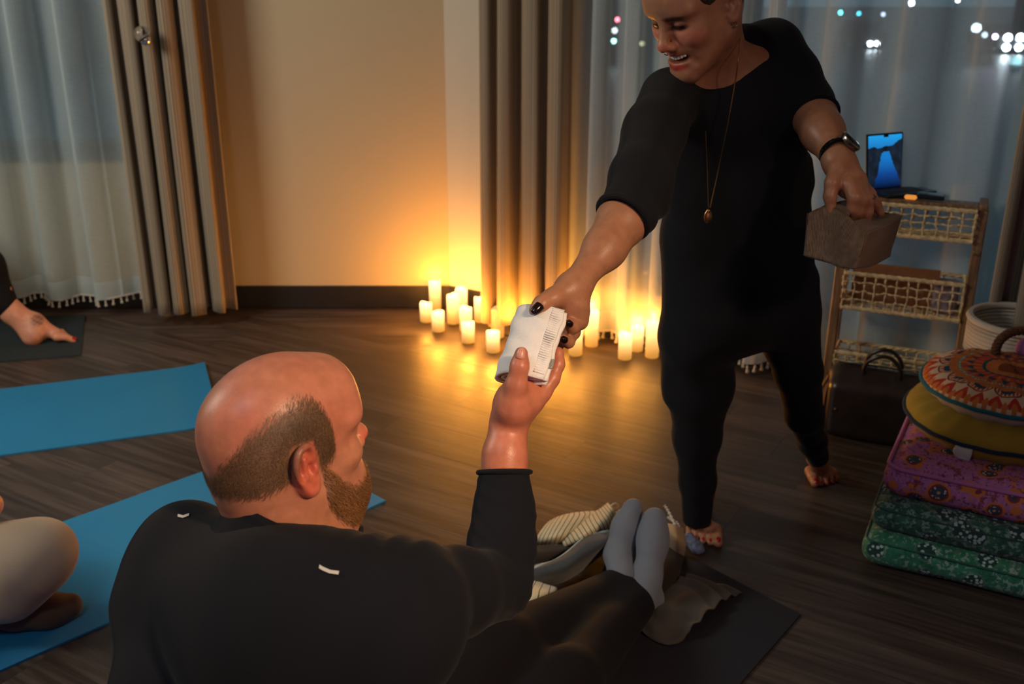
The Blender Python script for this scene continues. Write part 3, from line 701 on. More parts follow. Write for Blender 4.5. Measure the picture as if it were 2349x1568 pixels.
def wcol(V):
    c = np.tile(sk(170, 120, 90), (len(V), 1)); q = WH.loc(V); hd = (np.abs(q[:, 0]) < .11) & (np.abs(q[:, 1]) < .14) & (np.abs(q[:, 2]) < .14)
    ex = lambda x, y, z, a, b, cc: soft(np.sqrt(((q[:, 0] - x) / a) ** 2 + ((q[:, 1] - y) / b) ** 2 + ((q[:, 2] - z) / cc) ** 2) - 1, .6) * hd
    for s_ in (-1, 1):
        c = blend(c, .55 * ex(s_ * .042, .08, -.022, .026, .04, .02), sk(215, 130, 108))
        c = blend(c, .75 * ex(s_ * .031, .095, .004, .021, .03, .0095), sk(92, 58, 50))
        c = blend(c, .95 * ex(s_ * .032, .092, .0015, .02, .03, .0055), sk(30, 20, 20))
        c = blend(c, .9 * ex(s_ * .032, .095, .0235, .023, .03, .0062), sk(58, 38, 32))
    c = blend(c, .9 * ex(0, .095, -.0795, .027, .03, .0075), sk(180, 66, 62)); c = blend(c, .7 * ex(0, .095, -.0505, .026, .03, .0045), sk(160, 70, 62))
    c = blend(c, .95 * ex(0, .085, -.0635, .028, .022, .0085), sk(60, 22, 22)); c = blend(c, .5 * ex(0, .115, -.03, .02, .02, .014), sk(215, 120, 95))
    return c
link('body', rawmesh('body', V, F, col=wcol(V)), M_skin, wr)
M_teeth = plain('teeth_enamel', srgb(235, 228, 210), .25); M_nailb = plain('black_nail_varnish', srgb(25, 14, 18), .15); M_nailr = plain('red_nail_varnish', srgb(170, 22, 30), .2)
tm_ = MB(); 
for i in range(10):
    a = (i - 4.5) / 4.5; w0_ = .0028; tm_.box(WH.w(a * .026, .0925 - .013 * a * a, -.0588 + .005 * a * a - .001), (.0034, .0028, .006), WH.M @ np.array([[math.cos(a * .7), math.sin(a * .7), 0], [-math.sin(a * .7), math.cos(a * .7), 0], [0, 0, 1]]), .3)
tm_.build('teeth', M_teeth, wr)
Hs = SDF(); Hs.ell(WH.w(0, -.016, .045), np.array([.081, .096, .08]) * .96, WH.M); Hs.ell(WH.w(0, -.03, 0), np.array([.071, .074, .065]) * .96, WH.M, .03)
Hs.ell(WH.w(0, .118, -.022), np.array([.088, .075, .1]) * .96, WH.M, .01, True); Hs.ell(WH.w(0, -.0, -.095), np.array([.1, .11, .07]) * .96, WH.M, .01, True)
for q in (-1, 1): Hs.ell(WH.w(q * .08, .0, -.005), np.array([.02, .028, .034]) * .96, WH.M, .01, True)
for q in (-1, 1): Hs.ell(WH.w(q * .0675, .024, .054), np.array([.012, .027, .038]) * .96, WH.M, .006)
Hs.post = lambda X, d: d + .0012 * snoise(X * 500, 3)
t = MT('short_brown_hair'); o_ = t.obj(); nz = t.noise(t.mapv(o_, (300, 300, 60)), 1, 3); t.set(base=t.ramp(nz, [(.35, srgb(38, 26, 20)), (.7, srgb(84, 60, 44))]), rough=.6); t.bump(nz, .003, .8); M_hairw = t.m
sdfobj('hair', Hs, .0034, M_hairw, wr)
nail(P(1230, 710, 1.5505), .0098, P(1227, 713, 1.557) - P(1243, 697, 1.560), _C - P(1227, 711, 1.55), M_nailb, wr, 'fingernail', .8, 1.05)
nail(P(1302, 738, 1.5685), .0080, P(1303, 738, 1.575) - P(1314, 750, 1.59), _C - P(1302, 737, 1.57), M_nailb, wr, 'fingernail')
nail(P(1289, 776, 1.5715), .0080, P(1290, 776, 1.578) - P(1304, 784, 1.595), _C - P(1288, 775, 1.57), M_nailb, wr, 'fingernail')
for (tp, r_, d_) in tres: nail(tp + np.array([0, 0, .001]), r_, d_, (0, -.45, 1), M_nailr, wr, 'toenail', .5, .62)
for (tp, r_, d_) in tres2: nail(tp, r_, d_, (0, -.2, 1), M_nailr, wr, 'toenail', .58, .7)

LD = (ww - we) / np.linalg.norm(ww - we)
K = SDF()                                                             # the loose black jumpsuit
K.ell(P(1660, 235, 2.07), (.165, .105, .095), None, .05)
K.cap(P(1565, 228, 2.0), P(1770, 140, 2.07), .055, .062, .04); K.cap(P(1700, 130, 2.09), P(1768, 112, 2.08), .056, .060, .03); K.cap(P(1706, 96, 2.03), P(1768, 106, 2.08), .040, .056, .02)
K.chain([P(1770, 122, 2.06), P(1812, 180, 2.05), P(1867, 268, 1.987) - LD * .045, P(1867, 268, 1.987) + LD * .02], [.062, .060, .0515, .050], .02)
K.cap(P(1884, 206, 2.02), P(1897, 222, 2.01), .010, .009, .012)
K.chain([P(1536, 226, 1.97), P(1503, 300, 1.86), P(1468, 405, 1.73), P(1442, 474, 1.685)], [.060, .056, .048, .046], .022)
K.cap(P(1404, 474, 1.67), P(1474, 505, 1.685), .017, .024, .02); K.cap(P(1492, 330, 1.84), P(1500, 470, 1.74), .03, .02, .05)
K.chain([P(1680, 270, 2.10), P(1690, 430, 2.18), P(1690, 560, 2.25), P(1692, 690, 2.30)], [.118, .118, .122, .128], .06)
K.cap(P(1610, 300, 2.1), P(1610, 500, 2.2), .075, .082, .05); K.cap(P(1775, 290, 2.12), P(1780, 500, 2.2), .062, .068, .05)
K.cap(P(1840, 372, 2.17), P(1842, 415, 2.17), .02, .02, .03)
K.cap(P(1598, 560, 2.24), P(1604, 760, 2.34), .082, .092, .05); K.cap(P(1785, 560, 2.24), P(1793, 720, 2.32), .073, .078, .04)
K.cap(P(1665, 690, 2.3), P(1740, 690, 2.3), .075, .075, .03)
K.chain([P(1602, 760, 2.36), P(1602, 880, 2.46), P(1600, 1000, 2.57), P(1600, 1100, 2.66), P(1598, 1196, 2.735)], [.090, .080, .058, .045, .040], .03)
K.chain([P(1800, 730, 2.33), P(1832, 850, 2.46), P(1845, 950, 2.60), P(1862, 1010, 2.76), P(1876, 1046, 2.86)], [.078, .056, .046, .038, .029], .025)
K.cap(P(1560, 780, 2.38), P(1545, 905, 2.47), .045, .018, .03); K.cap(P(1845, 640, 2.28), P(1852, 850, 2.42), .028, .022, .03)
K.cap(WH.w(0, .0, -.03), P(1648, 150, 1.97), .052, .046, .012, True); K.ell(P(1634, 140, 1.93), (.052, .055, .055), None, .01, True)
K.ell(P(1598, 1215, 2.72), (.045, .06, .012), None, .005, True)
cuffR = (P(1418, 505, 1.665), fdir)
def kpost(X, d):
    s = np.sin(X[:, 2] * 95 + 3 * np.sin(X[:, 0] * 22)) * .5; arm = np.exp(-((X - P(1450, 400, 1.75)) ** 2).sum(1) / .02)
    d = d + .006 * snoise(X * 16, 4) + .0025 * snoise(X * np.array([48, 40, 20]), 6) + .0022 * s * arm
    v = X - P(1429, 500, 1.68); d = np.maximum(d, np.where((v * v).sum(1) < .03, v @ fdir - .002, -9)); v = X - P(1870, 272, 1.985); ld = (ww - we) / np.linalg.norm(ww - we); return np.maximum(d, np.where((v * v).sum(1) < .012, v @ ld, -9))
K.post = kpost
sdfobj('jumpsuit', K, .0065, M_black, wr, it=1)
# sleeve hem rims
def hemring(c, d, r1, r2, tr, name, mat, par, x=None, n=28):
    d = np.asarray(d) / np.linalg.norm(d); x = np.array([1., 0, 0]) if x is None else np.asarray(x); x = x - d * (x @ d); x /= np.linalg.norm(x); y = np.cross(d, x)
    return MB().tube([c + x * r1 * math.cos(a) + y * r2 * math.sin(a) for a in np.linspace(0, 2 * math.pi, n, endpoint=False)], tr, 8, closed=True).build(name, mat, par)
hemring(P(1430, 497, 1.678), fdir, .046, .045, .006, 'rolled_cuff', M_black, wr); hemring(P(1867, 268, 1.987), ww - we, .0475, .0465, .006, 'rolled_cuff', M_black, wr)
# necklace, earrings, watch, ring
M_gold = plain('thin_gold', srgb(190, 150, 90), .3, 1.); M_steel = plain('steel', srgb(150, 145, 140), .25, 1.); M_glassb = plain('watch_glass', srgb(14, 15, 18), .06)
nk = [P(1700, 70, 1.93), P(1694, 130, 1.88), P(1686, 190, 1.905), P(1668, 290, 1.935), P(1648, 390, 2.005), P(1629, 476, 2.025)]
nk2 = [P(1619, 300, 1.935), P(1622, 380, 1.99), P(1625, 476, 2.025)]
nko = MB().tube(catmull(nk, 8), .0011, 6).tube(catmull(nk2, 8), .0009, 6).build('necklace_chain', M_gold, wr)
pd = P(1624, 497, 2.02); pm_ = SDF(); pm_.ell(pd, (.0085, .004, .014)); pm_.ell(pd + np.array([0, 0, .013]), (.003, .003, .004), None, .004); sdfobj('pendant', pm_, .0014, M_gold, nko, it=0)['label'] = 'small gold oval pendant'
for q in (-1,): MB().tube([WH.w(q * .079, -.006 + .006 * math.cos(a), -.04 + .008 * math.sin(a)) for a in np.linspace(0, 5.8, 14)], .0011, 6).build('earring', M_steel, wr)
MB().tube([WH.w(.004 * math.cos(a), .112 + .003 * math.sin(a) , -.0425 + .004 * math.sin(a)) for a in np.linspace(3.3, 6.1, 9)], .0009, 6).build('nose_ring', M_steel, wr)
wdir = (ww - we) / np.linalg.norm(ww - we); wc = P(1921, 350, 1.885)
hemring(wc, wdir, .030, .030, .005, 'watch_strap', M_glassb, wr)
wt = P(1944, 341, 1.868); nrm = np.array([.62, -.55, .55]); nrm -= wdir * (nrm @ wdir); nrm /= np.linalg.norm(nrm); xx = np.cross(wdir, nrm); Mw = np.stack([xx, wdir, nrm], 1)
wt = wc + nrm * .031
wcs = MB().lathe(wt, [(.001, -.006), (.020, -.006), (.0225, -.002), (.0225, .003), (.0205, .005), (.001, .005)], 24, Mw).build('watch_case', M_steel, wr)
MB().lathe(wt, [(.001, .0045), (.0195, .0052), (.017, .0068), (.001, .0072)], 24, Mw).build('watch_face', M_glassb, wcs)
hemring(P(1993, 452, 1.85), P(1990, 485, 1.86) - P(1990, 458, 1.85), .0125, .0125, .0018, 'ring', M_steel, wr, n=16)

# ---------------------------------------------------------------- the man in front
MHM = [[.662, .749, -.0271], [-.7491, .6601, -.0551], [-.0234, .0568, .9981]]
MHd = Head([-.2963, 1.1681, .8776], MHM, 1.015); ar = np.array(MHM)[:, 0]; af = np.array(MHM)[:, 1]
mr = empty('person', (-.2, 1.12, 0), 'bald man with beard in black pullover seated on the floor, reaching for the towel', 'person')
S = SDF(); add_head(S, MHd, True)
S.ell(MHd.w(0, .06, -.085), np.array([.046, .04, .04]) * 1.05, np.array(MHM), .03)
nbm = P(655, 1260, 1.33); S.cap(MHd.w(0, -.035, -.05), nbm, .061, .068, .04); S.cap(MHd.w(0, .015, -.075), nbm + np.array([.03, .03, 0]), .05, .06, .04)
mhV, mhF = fine(S, .0022, 1)
B = SDF(); B.ell((-.26, 1.10, .53), (.11, .10, .17), None, .05); B.ell((-.2, 1.12, .16), (.12, .11, .11), None, .05); B.cap((-.26, 1.1, .5), (-.2, 1.12, .2), .095, .10, .05)
B.chain([(-.13, 1.18, .14), (.10, 1.56, .17), P(1452, 1380, 2.38)], [.05, .032, .025], .03); B.chain([(-.26, 1.22, .14), (-.03, 1.62, .19), P(1424, 1345, 2.42)], [.05, .032, .025], .03)
B.chain([P(432, 1262, 1.38), P(368, 1400, 1.32), P(352, 1600, 1.24)], [.035, .034, .03], .03); B.cap(P(352, 1600, 1.24), (-.33, 1.32, .16), .03, .025, .02); B.chain([(-.33, 1.32, .16), (-.31, 1.38, .10)], [.028, .03], .02)
mbV, mbF = fine(B, .01, 2)
A = SDF(); mw = P(1168, 968, 1.535); me_ = P(1160, 1330, 1.47)
A.chain([P(1142, 1335, 1.46), P(1158, 1180, 1.51), P(1157, 1085, 1.525), P(1158, 1040, 1.528), mw], [.032, .031, .030, .0305, .0245], .02)
A.cap(mw, P(1196, 915, 1.53), .026, .031, .02, n=(.1, 1, 0), fl=.8); A.cap(P(1180, 925, 1.52), P(1240, 893, 1.55), .029, .019, .02); A.ell(P(1176, 925, 1.51), (.021, .018, .028), None, .02)
A.chain([P(1177, 935, 1.505), P(1184, 882, 1.488), P(1192, 840, 1.482), P(1196, 810, 1.486)], [.021, .0138, .0118, .0100], .014)
A.chain([P(1244, 898, 1.535), P(1266, 868, 1.54), P(1279, 835, 1.545), P(1280, 808, 1.548)], [.0155, .0122, .0110, .0092], .006)
A.chain([P(1238, 905, 1.555), P(1256, 870, 1.57), P(1258, 830, 1.58), P(1250, 805, 1.585)], [.015, .0125, .0112, .0095], .006)
A.chain([P(1222, 912, 1.57), P(1236, 875, 1.595), P(1234, 835, 1.61), P(1226, 812, 1.612)], [.0145, .012, .0108, .009], .006)
A.chain([P(1204, 918, 1.575), P(1212, 885, 1.597), P(1208, 855, 1.61), P(1202, 835, 1.61)], [.013, .0105, .0095, .008], .006)
maV, maF = fine(A, .0024, 1)
V, F = joinraw([(mhV, mhF), (mbV, mbF), (maV, maF)])
HAIRPOLY = None
def scalp(q):
    """0..1 hair cover on the man's head, from head-local coordinates"""
    x, y, z = q[:, 0], q[:, 1], q[:, 2]; ax = np.abs(x)
    az = np.arctan2(ax, y)                              # 0 = face, pi = back
    top = np.interp(az, [0, .98, 1.08, 1.16, 1.24, 1.38, 1.6, 1.83, 2.17, 2.47, 2.7, 3.0, 3.15], [-.2, -.1, .0, .05, .078, .094, .097, .094, .084, .069, .04, .010, .006])
    bot = np.interp(az, [.0, .9, 1.1, 1.40, 1.5, 1.75, 1.95, 2.4, 3.15], [.2, .05, -.005, -.02, .02, .02, -.018, -.028, -.036])
    return np.clip((top - z) / .03, 0, 1) * np.clip((z - bot) / .022, 0, 1) * (z > -.12)
def beard(q):
    x, y, z = q[:, 0], q[:, 1], q[:, 2]; ax = np.abs(x); az = np.arctan2(ax, y)
    top = np.interp(az, [0, .2, .41, .74, 1.02, 1.19, 1.37, 1.5], [-.074, -.054, -.066, -.060, -.040, -.02, -.003, .0])
    bot = np.interp(az, [0, .5, .9, 1.25, 1.5], [-.145, -.135, -.122, -.09, -.05])
    m = np.clip((top - z) / .014, 0, 1) * np.clip((z - bot) / .012, 0, 1) * (az < 1.42)
    return m * (np.abs(z + .062) + ax * .2 > .003)
def mcol(V):
    c = np.tile(sk(190, 130, 102), (len(V), 1)); q = MHd.loc(V); hd = (np.abs(q[:, 0]) < .12) & (np.abs(q[:, 1]) < .14) & (q[:, 2] > -.14) & (q[:, 2] < .15)
    nz = snoise(q * 60, 2); ex = lambda x, y, z, a, b, cc: soft(np.sqrt(((q[:, 0] - x) / a) ** 2 + ((q[:, 1] - y) / b) ** 2 + ((q[:, 2] - z) / cc) ** 2) - 1, .6) * hd
    c = blend(c, np.clip(.35 + .4 * nz, 0, .7) * hd * (q[:, 2] > .0), sk(190, 110, 92))
    for s_ in (-1, 1):
        c = blend(c, .65 * ex(s_ * .086, -.018, .0, .016, .026, .042), sk(208, 96, 76)); c = blend(c, .8 * ex(s_ * .032, .095, .026, .022, .03, .005), sk(90, 62, 44))
        c = blend(c, .8 * ex(s_ * .031, .092, .003, .018, .03, .004), sk(60, 36, 30))
    c = blend(c, .6 * ex(0, .115, -.03, .02, .022, .018), sk(212, 100, 80)); c = blend(c, .8 * ex(0, .095, -.062, .026, .03, .012), sk(168, 84, 72))
    c = blend(c, scalp(q) * hd * .72, sk(122, 94, 72)); c = blend(c, beard(q) * hd * .5, sk(128, 88, 58))
    hand = ((V[:, 1] > 1.2) & (V[:, 2] > .55) & ~hd); c = blend(c, (.6 * hand), sk(196, 116, 90))
    return c
link('body', rawmesh('body', V, F, col=mcol(V)), M_skin2, mr)
nail(P(1195, 812, 1.4795), .0095, P(1196, 810, 1.486) - P(1192, 840, 1.482), _C - P(1195, 812, 1.48), plain('bare_fingernail', srgb(214, 150, 130), .3), mr, 'fingernail', .72, .95)
# short hair and beard as strands growing from the skin
def strands(name, V, F, cover, q2w, n, ln, flow, mats, par, seed, wdt=.00045, lift=.35):
    r = np.random.default_rng(seed); q = MHd.loc(V); m = cover(q); tri = F[:, :3]; wgt = m[F].mean(1); wgt[(np.abs(q[F[:, 0], 0]) > .0755) & (q[F[:, 0], 1] < .004) & (q[F[:, 0], 1] > -.036) & (np.abs(q[F[:, 0], 2]) < .04)] = 0
    a = np.linalg.norm(np.cross(V[F[:, 1]] - V[F[:, 0]], V[F[:, 3]] - V[F[:, 0]]), axis=1); pr = a * wgt; pr /= pr.sum()
    f = r.choice(len(F), n, p=pr); u, v = r.random(n)[:, None], r.random(n)[:, None]
    p = V[F[f, 0]] + (V[F[f, 1]] - V[F[f, 0]]) * u + (V[F[f, 3]] - V[F[f, 0]]) * v
    N = np.cross(V[F[f, 1]] - V[F[f, 0]], V[F[f, 3]] - V[F[f, 0]]); N /= np.linalg.norm(N, axis=1, keepdims=True) + 1e-12
    N *= np.sign((N * (p - MHd.c)).sum(1))[:, None]
    L = MHd.loc(p); fl_ = flow(L) + r.normal(size=(n, 3)) * .22; d = fl_ @ MHd.M.T; d -= N * (d * N).sum(1, keepdims=True); d /= np.linalg.norm(d, axis=1, keepdims=True) + 1e-12
    ll = (ln * r.uniform(.6, 1.25, n))[:, None]; sd = np.cross(d, N) * wdt
    p1 = p + d * ll * .5 + N * ll * lift; p2 = p + d * ll + N * ll * lift * .8
    VV = np.stack([p - sd, p + sd, p1 - sd * .8, p1 + sd * .8, p2], 1).reshape(-1, 3); b = np.arange(n)[:, None] * 5
    FF = [tuple(x) for x in np.concatenate([b, b + 1, b + 3, b + 2], 1)] + [tuple(x) for x in np.concatenate([b + 2, b + 3, b + 4], 1)]
    o = link(name, rawmesh(name, VV, FF), mats, par); o['kind'] = 'stuff'; return o
def hairmat(name, a, b):
    t = MT(name); nz = t.noise(t.obj(), 900, 1); n2 = t.noise(t.obj(), 25, 2); t.set(base=t.mix(n2, t.ramp(nz, [(.35, a), (.65, b)]), a), rough=.5, spec=.4); return t.m
def sflow(L): return np.stack([0 * L[:, 0], -.75 + 0 * L[:, 0] + np.clip(L[:, 2] * 4, -.3, .3), -1 + 0 * L[:, 0]], 1)
def bflow(L): return np.stack([0 * L[:, 0], .55 + 0 * L[:, 0], -1 + 0 * L[:, 0]], 1)
strands('hair', mhV, mhF, lambda q: scalp(q) ** 1.6, None, 26000, .0085, sflow, hairmat('ash_brown_hair', srgb(78, 58, 44), srgb(172, 136, 98)), mr, 1, .00017, .16)
strands('beard', mhV, mhF, lambda q: beard(q), None, 11000, .009, bflow, hairmat('ginger_beard', srgb(96, 62, 38), srgb(190, 138, 86)), mr, 2, .0002, .4)

K = SDF()                                                             # pullover
shL = P(432, 1262, 1.38); shR = P(925, 1380, 1.24)
K.cap(shL, P(560, 1345, 1.33), .060, .060, .03); K.cap(P(600, 1372, 1.31), shR, .060, .068, .03)
K.ell((-.27, 1.07, .50), (.185, .13, .22), frame(af * np.array([1, 1, 0]), ar), .05); K.ell((-.22, 1.10, .28), (.17, .15, .20), frame(af * np.array([1, 1, 0]), ar), .1)
K.cap(P(430, 1350, 1.34), P(640, 1440, 1.24), .08, .11, .08); K.cap(P(640, 1440, 1.24), P(880, 1460, 1.2), .11, .09, .08); K.ell(P(650, 1375, 1.27), (.10, .09, .06), None, .04)
K.chain([shL, P(368, 1400, 1.32), P(352, 1600, 1.24)], [.060, .056, .050], .025); K.chain([P(352, 1600, 1.24), (-.33, 1.32, .16)], [.046, .038], .03)
K.chain([shR, P(1040, 1362, 1.34), P(1138, 1342, 1.455)], [.068, .060, .050], .02); K.cap(P(893, 1282, 1.25), P(910, 1276, 1.26), .018, .016, .02)
K.chain([P(1142, 1338, 1.46), P(1152, 1250, 1.49), P(1158, 1170, 1.515), P(1157, 1078, 1.525)], [.048, .0475, .0435, .0395], .02)
K.cap(MHd.w(0, 0, -.06), P(662, 1215, 1.32), .072, .068, .01, True)
Vn = P(1157, 1078, 1.525); dn = P(1157, 1078, 1.525) - P(1158, 1170, 1.515); dn /= np.linalg.norm(dn)
def mpost(X, d):
    el = P(1150, 1345, 1.46); e = np.exp(-((X - el) ** 2).sum(1) / .006); sh = np.exp(-((X - P(930, 1290, 1.25)) ** 2).sum(1) / .006); fa = np.exp(-((X - P(1157, 1170, 1.51)) ** 2).sum(1) / .006)
    a = (X - el) @ np.array([.5, .3, .8]); d = d + .003 * e * np.sin(a * 260 + 3 * X[:, 0] * 20) + .004 * sh * np.sin((X[:, 0] + .5 * X[:, 2]) * 190) + .0018 * fa * np.sin(X[:, 2] * 330 + 30 * X[:, 0])
    d = d + .005 * snoise(X * 14, 9) + .002 * snoise(X * 45, 12)
    return np.maximum(d, np.where(np.abs(X - Vn).max(1) < .12, (X - Vn) @ dn, -9))
K.post = mpost
sdfobj('pullover', K, .0065, M_navy, mr)
# turned-up collar
a0 = np.linspace(0, 2 * math.pi, 40, endpoint=False); cc = P(664, 1207, 1.315); cr = []
xa = ar * np.array([1, 1, 0]); xa /= np.linalg.norm(xa); ya = np.array([-xa[1], xa[0], 0.])
cup = np.array([.36, .30, .88]); cup /= np.linalg.norm(cup); ya = np.array([.77, .64, 0.]); ya -= cup * (ya @ cup); ya /= np.linalg.norm(ya); xa = np.cross(ya, cup); cV = []; 
prof = [(.115, -.095), (.094, -.055), (.086, -.015), (.085, .014), (.083, .023), (.078, .020), (.077, .0), (.074, -.06)]
for (rr_, z) in prof:
    for w in a0:
        fr_ = max(0, math.sin(w)); p = cc + xa * rr_ * .96 * math.cos(w) + ya * (rr_ * 1.08 * math.sin(w) + .012 * fr_) + cup * z + np.array([0, 0, 1]) * (.0012 * math.sin(5 * w + z * 60)) + ya * .06 * z * 0
        cV.append(p)
n_ = len(a0); cF = [(j * n_ + i, j * n_ + (i + 1) % n_, (j + 1) * n_ + (i + 1) % n_, (j + 1) * n_ + i) for j in range(len(prof) - 1) for i in range(n_)]
link('collar', rawmesh('collar', cV, cF), M_navy, mr)
hemring(Vn - dn * .003, dn, .040, .041, .004, 'sleeve_hem', M_navy, mr)
M_refl = plain('reflective_strip', srgb(205, 205, 195), .4)
def on_surface(f, x, y, d0=.7, d1=1.8):
    o = _C; r = P(x, y, 1.) - _C; d = d0
    for _ in range(200):
        e = f((o + r * d)[None].astype(np.float32))[0]
        if e < .0006 or d > d1: break
        d += e * .7
    return o + r * d
def strip(pts, w, name):
    c = [on_surface(K, *p) for p in pts]; up = [on_surface(K, p[0] + w[0], p[1] + w[1]) for p in pts]; tow = [(_C - q) / np.linalg.norm(_C - q) * .0022 for q in c]
    V = [a + t for a, t in zip(c, tow)] + [a + t for a, t in zip(up, tow)] + list(c) + list(up); n = len(c); F = []
    for i in range(n - 1): F += [(i, i + 1, n + i + 1, n + i), (2 * n + i, 3 * n + i, 3 * n + i + 1, 2 * n + i + 1), (i, 2 * n + i, 2 * n + i + 1, i + 1), (n + i, n + i + 1, 3 * n + i + 1, 3 * n + i)]
    F += [(0, n, 3 * n, 2 * n), (n - 1, 3 * n - 1, 4 * n - 1, 2 * n - 1)]
    link(name, rawmesh(name, V, F, smooth=False), M_refl, mr)['label'] = 'small pale reflective strip'
strip([(733, 1294), (741, 1299), (757, 1306), (778, 1309)], (-2, 8), 'reflective_strip'); strip([(408, 1178), (420, 1181), (434, 1176)], (-1, 6), 'reflective_strip')
# trousers and grey socks
K2 = SDF(); K2.ell((-.19, 1.13, .15), (.18, .17, .14), None, .08)
kR = (.10, 1.56, .17); kL = (-.03, 1.62, .19)
K2.chain([(-.13, 1.18, .14), kR, P(1452, 1380, 2.38)], [.10, .068, .050], .03); K2.chain([(-.26, 1.22, .14), kL, P(1424, 1345, 2.42)], [.115, .084, .046], .03)
K2.post = lambda X, d: np.maximum(d + .006 * snoise(X * 18, 5) + .002 * snoise(X * 50, 8), (X - P(1425, 1330, 2.40)) @ np.array([.5, .86, .05]) - .0)
M_trou = fabric('charcoal_trouser_cloth', srgb(18, 16, 22), 600, .9, .15, .3, .02)
sdfobj('trousers', K2, .0065, M_trou, mr)
M_sock = fabric('grey_sock_knit', srgb(112, 122, 136), 900, .95, .2, .6, .2)
Q = SDF(); Q.chain([P(1425, 1318, 2.40), P(1418, 1270, 2.46), P(1436, 1208, 2.47), P(1452, 1166, 2.47)], [.034, .033, .033, .025], .02); Q.ell(P(1442, 1225, 2.48), (.034, .032, .045), None, .02); Q.ell(P(1455, 1340, 2.46), (.032, .04, .035), None, .03)
Q.post = lambda X, d: d + .0012 * snoise(X * 70, 1); sdfobj('sock', Q, .004, M_sock, mr)
Q = SDF(); Q.chain([P(1468, 1376, 2.37), P(1484, 1320, 2.40), P(1497, 1250, 2.42), P(1501, 1190, 2.43)], [.036, .034, .034, .029], .02); Q.ell(P(1498, 1226, 2.43), (.036, .034, .045), None, .02); Q.ell(P(1490, 1372, 2.42), (.036, .04, .034), None, .03)
Q.post = lambda X, d: d + .0012 * snoise(X * 70, 2); sdfobj('sock', Q, .004, M_sock, mr)

# ---------------------------------------------------------------- seated person at the left edge in beige trousers
gr = empty('person', (-1.55, 2.0, 0), 'cross-legged person in beige trousers and brown socks, cut by the left edge', 'person')
M_beige = fabric('beige_trouser_cloth', srgb(205, 186, 160), 700, .9, .1, .3, .15); M_brsock = fabric('brown_sock_knit', srgb(96, 74, 58), 800, .95, .2, .5, .2); M_grshirt = fabric('grey_shirt_cloth', srgb(90, 88, 86))
Bd = SDF(); hx = np.array([-1.62, 1.95, 0]); Bd.cap(hx + [0, 0, .16], hx + [0, 0, .52], .12, .14, .05); Bd.cap(hx + [0, 0, .5], hx + [0, 0, .66], .06, .055, .04)
HG = Head(hx + [0.02, 0, .80], frame((.9, .3, 0), (.3, -.9, 0)), 1.); add_head(Bd, HG)
kn = P(95, 1292, 2.30); Bd.chain([hx + [.08, .05, .14], kn, Fl(20, 1385, .07)], [.07, .05, .035], .03)
Bd.chain([hx + [.02, -.14, .5], hx + [.18, -.16, .28], P(-42, 1165, 2.30), P(-24, 1158, 2.28)], [.045, .038, .028, .03], .03); Bd.chain([hx + [.02, .16, .5], hx + [.2, .2, .27], hx + [.33, .12, .2]], [.045, .036, .03], .03)
Vg, Fg = fine(Bd, .006, 1); link('body', rawmesh('body', Vg, Fg, col=np.tile(sk(214, 150, 122), (len(Vg), 1))), M_skin, gr)
Tg = SDF(); Tg.ell(hx + [0, 0, .14], (.16, .18, .13), None, .06); Tg.chain([hx + [.08, -.02, .15], P(60, 1282, 2.29), P(102, 1262, 2.31)], [.11, .082, .070], .05); Tg.cap(P(75, 1290, 2.28), P(20, 1350, 2.30), .076, .062, .04); Tg.cap(P(20, 1350, 2.30), P(-90, 1370, 2.3), .07, .07, .04)
Tg.chain([hx + [.02, .12, .13], hx + [.13, .36, .07], hx + [.28, .22, .06]], [.1, .065, .055], .05)
Tg.post = lambda X, d: d + .005 * snoise(X * 17, 15) + .0015 * snoise(X * 50, 18); sdfobj('trousers', Tg, .006, M_beige, gr)
Qg = SDF(); Qg.chain([Fl(-40, 1390, .05), Fl(40, 1398, .05), Fl(110, 1400, .042), Fl(160, 1388, .036)], [.045, .043, .038, .030], .03); Qg.post = lambda X, d: d + .002 * snoise(X * 60, 1); sdfobj('sock', Qg, .004, M_brsock, gr)
Sg = SDF(); Sg.cap(hx + [0, 0, .2], hx + [0, 0, .5], .15, .16, .05); Sg.cap(hx + [0, -.14, .52], hx + [0, .16, .52], .07, .07, .05); Sg.post = lambda X, d: d + .004 * snoise(X * 20, 3); sdfobj('shirt', Sg, .009, M_grshirt, gr)
# hair cap
Hg = SDF(); Hg.ell(HG.w(0, -.018, .045), (.083, .098, .08), HG.M); Hg.ell(HG.w(0, .115, -.03), (.083, .075, .1), HG.M, .01, True); Hg.ell(HG.w(0, .0, -.1), (.1, .11, .075), HG.M, .01, True); sdfobj('hair', Hg, .006, M_hairw, gr)

# ---------------------------------------------------------------- person at the far left, one bare foot on a dark mat
fr_p = empty('person', (-2.75, 3.9, 0), 'barefoot person in black trousers at far left, bare tattooed foot on dark mat', 'person')
Bf = SDF(); hf = np.array([-2.82, 3.75, 0]); heel = Fl(70, 774, .03); toe = Fl(168, 772, .012); 
ank = P(28, 716, 4.13); fdf = (toe - heel); fdf[2] = 0; fl_len = np.linalg.norm(fdf); fdf /= fl_len; acf = np.array([fdf[1], -fdf[0], 0])
toec = toe - fdf * .005; bl = toec - fdf * .055 + np.array([0, 0, .018])
Bf.cap(ank, heel, .036, .030, .04); Bf.chain([ank + np.array([-.03, 0, .1]), ank, lerp(ank, bl, .5) + [0, 0, .006], bl], [.036, .040, .034, .022], .03); Bf.ell(heel + fdf * .02 + [0, 0, .012], (.036, .036, .034), None, .04); Bf.cap(bl - acf * .026, bl + acf * .03, .017, .018, .02)
tf = toes(Bf, None, bl, toec, acf)
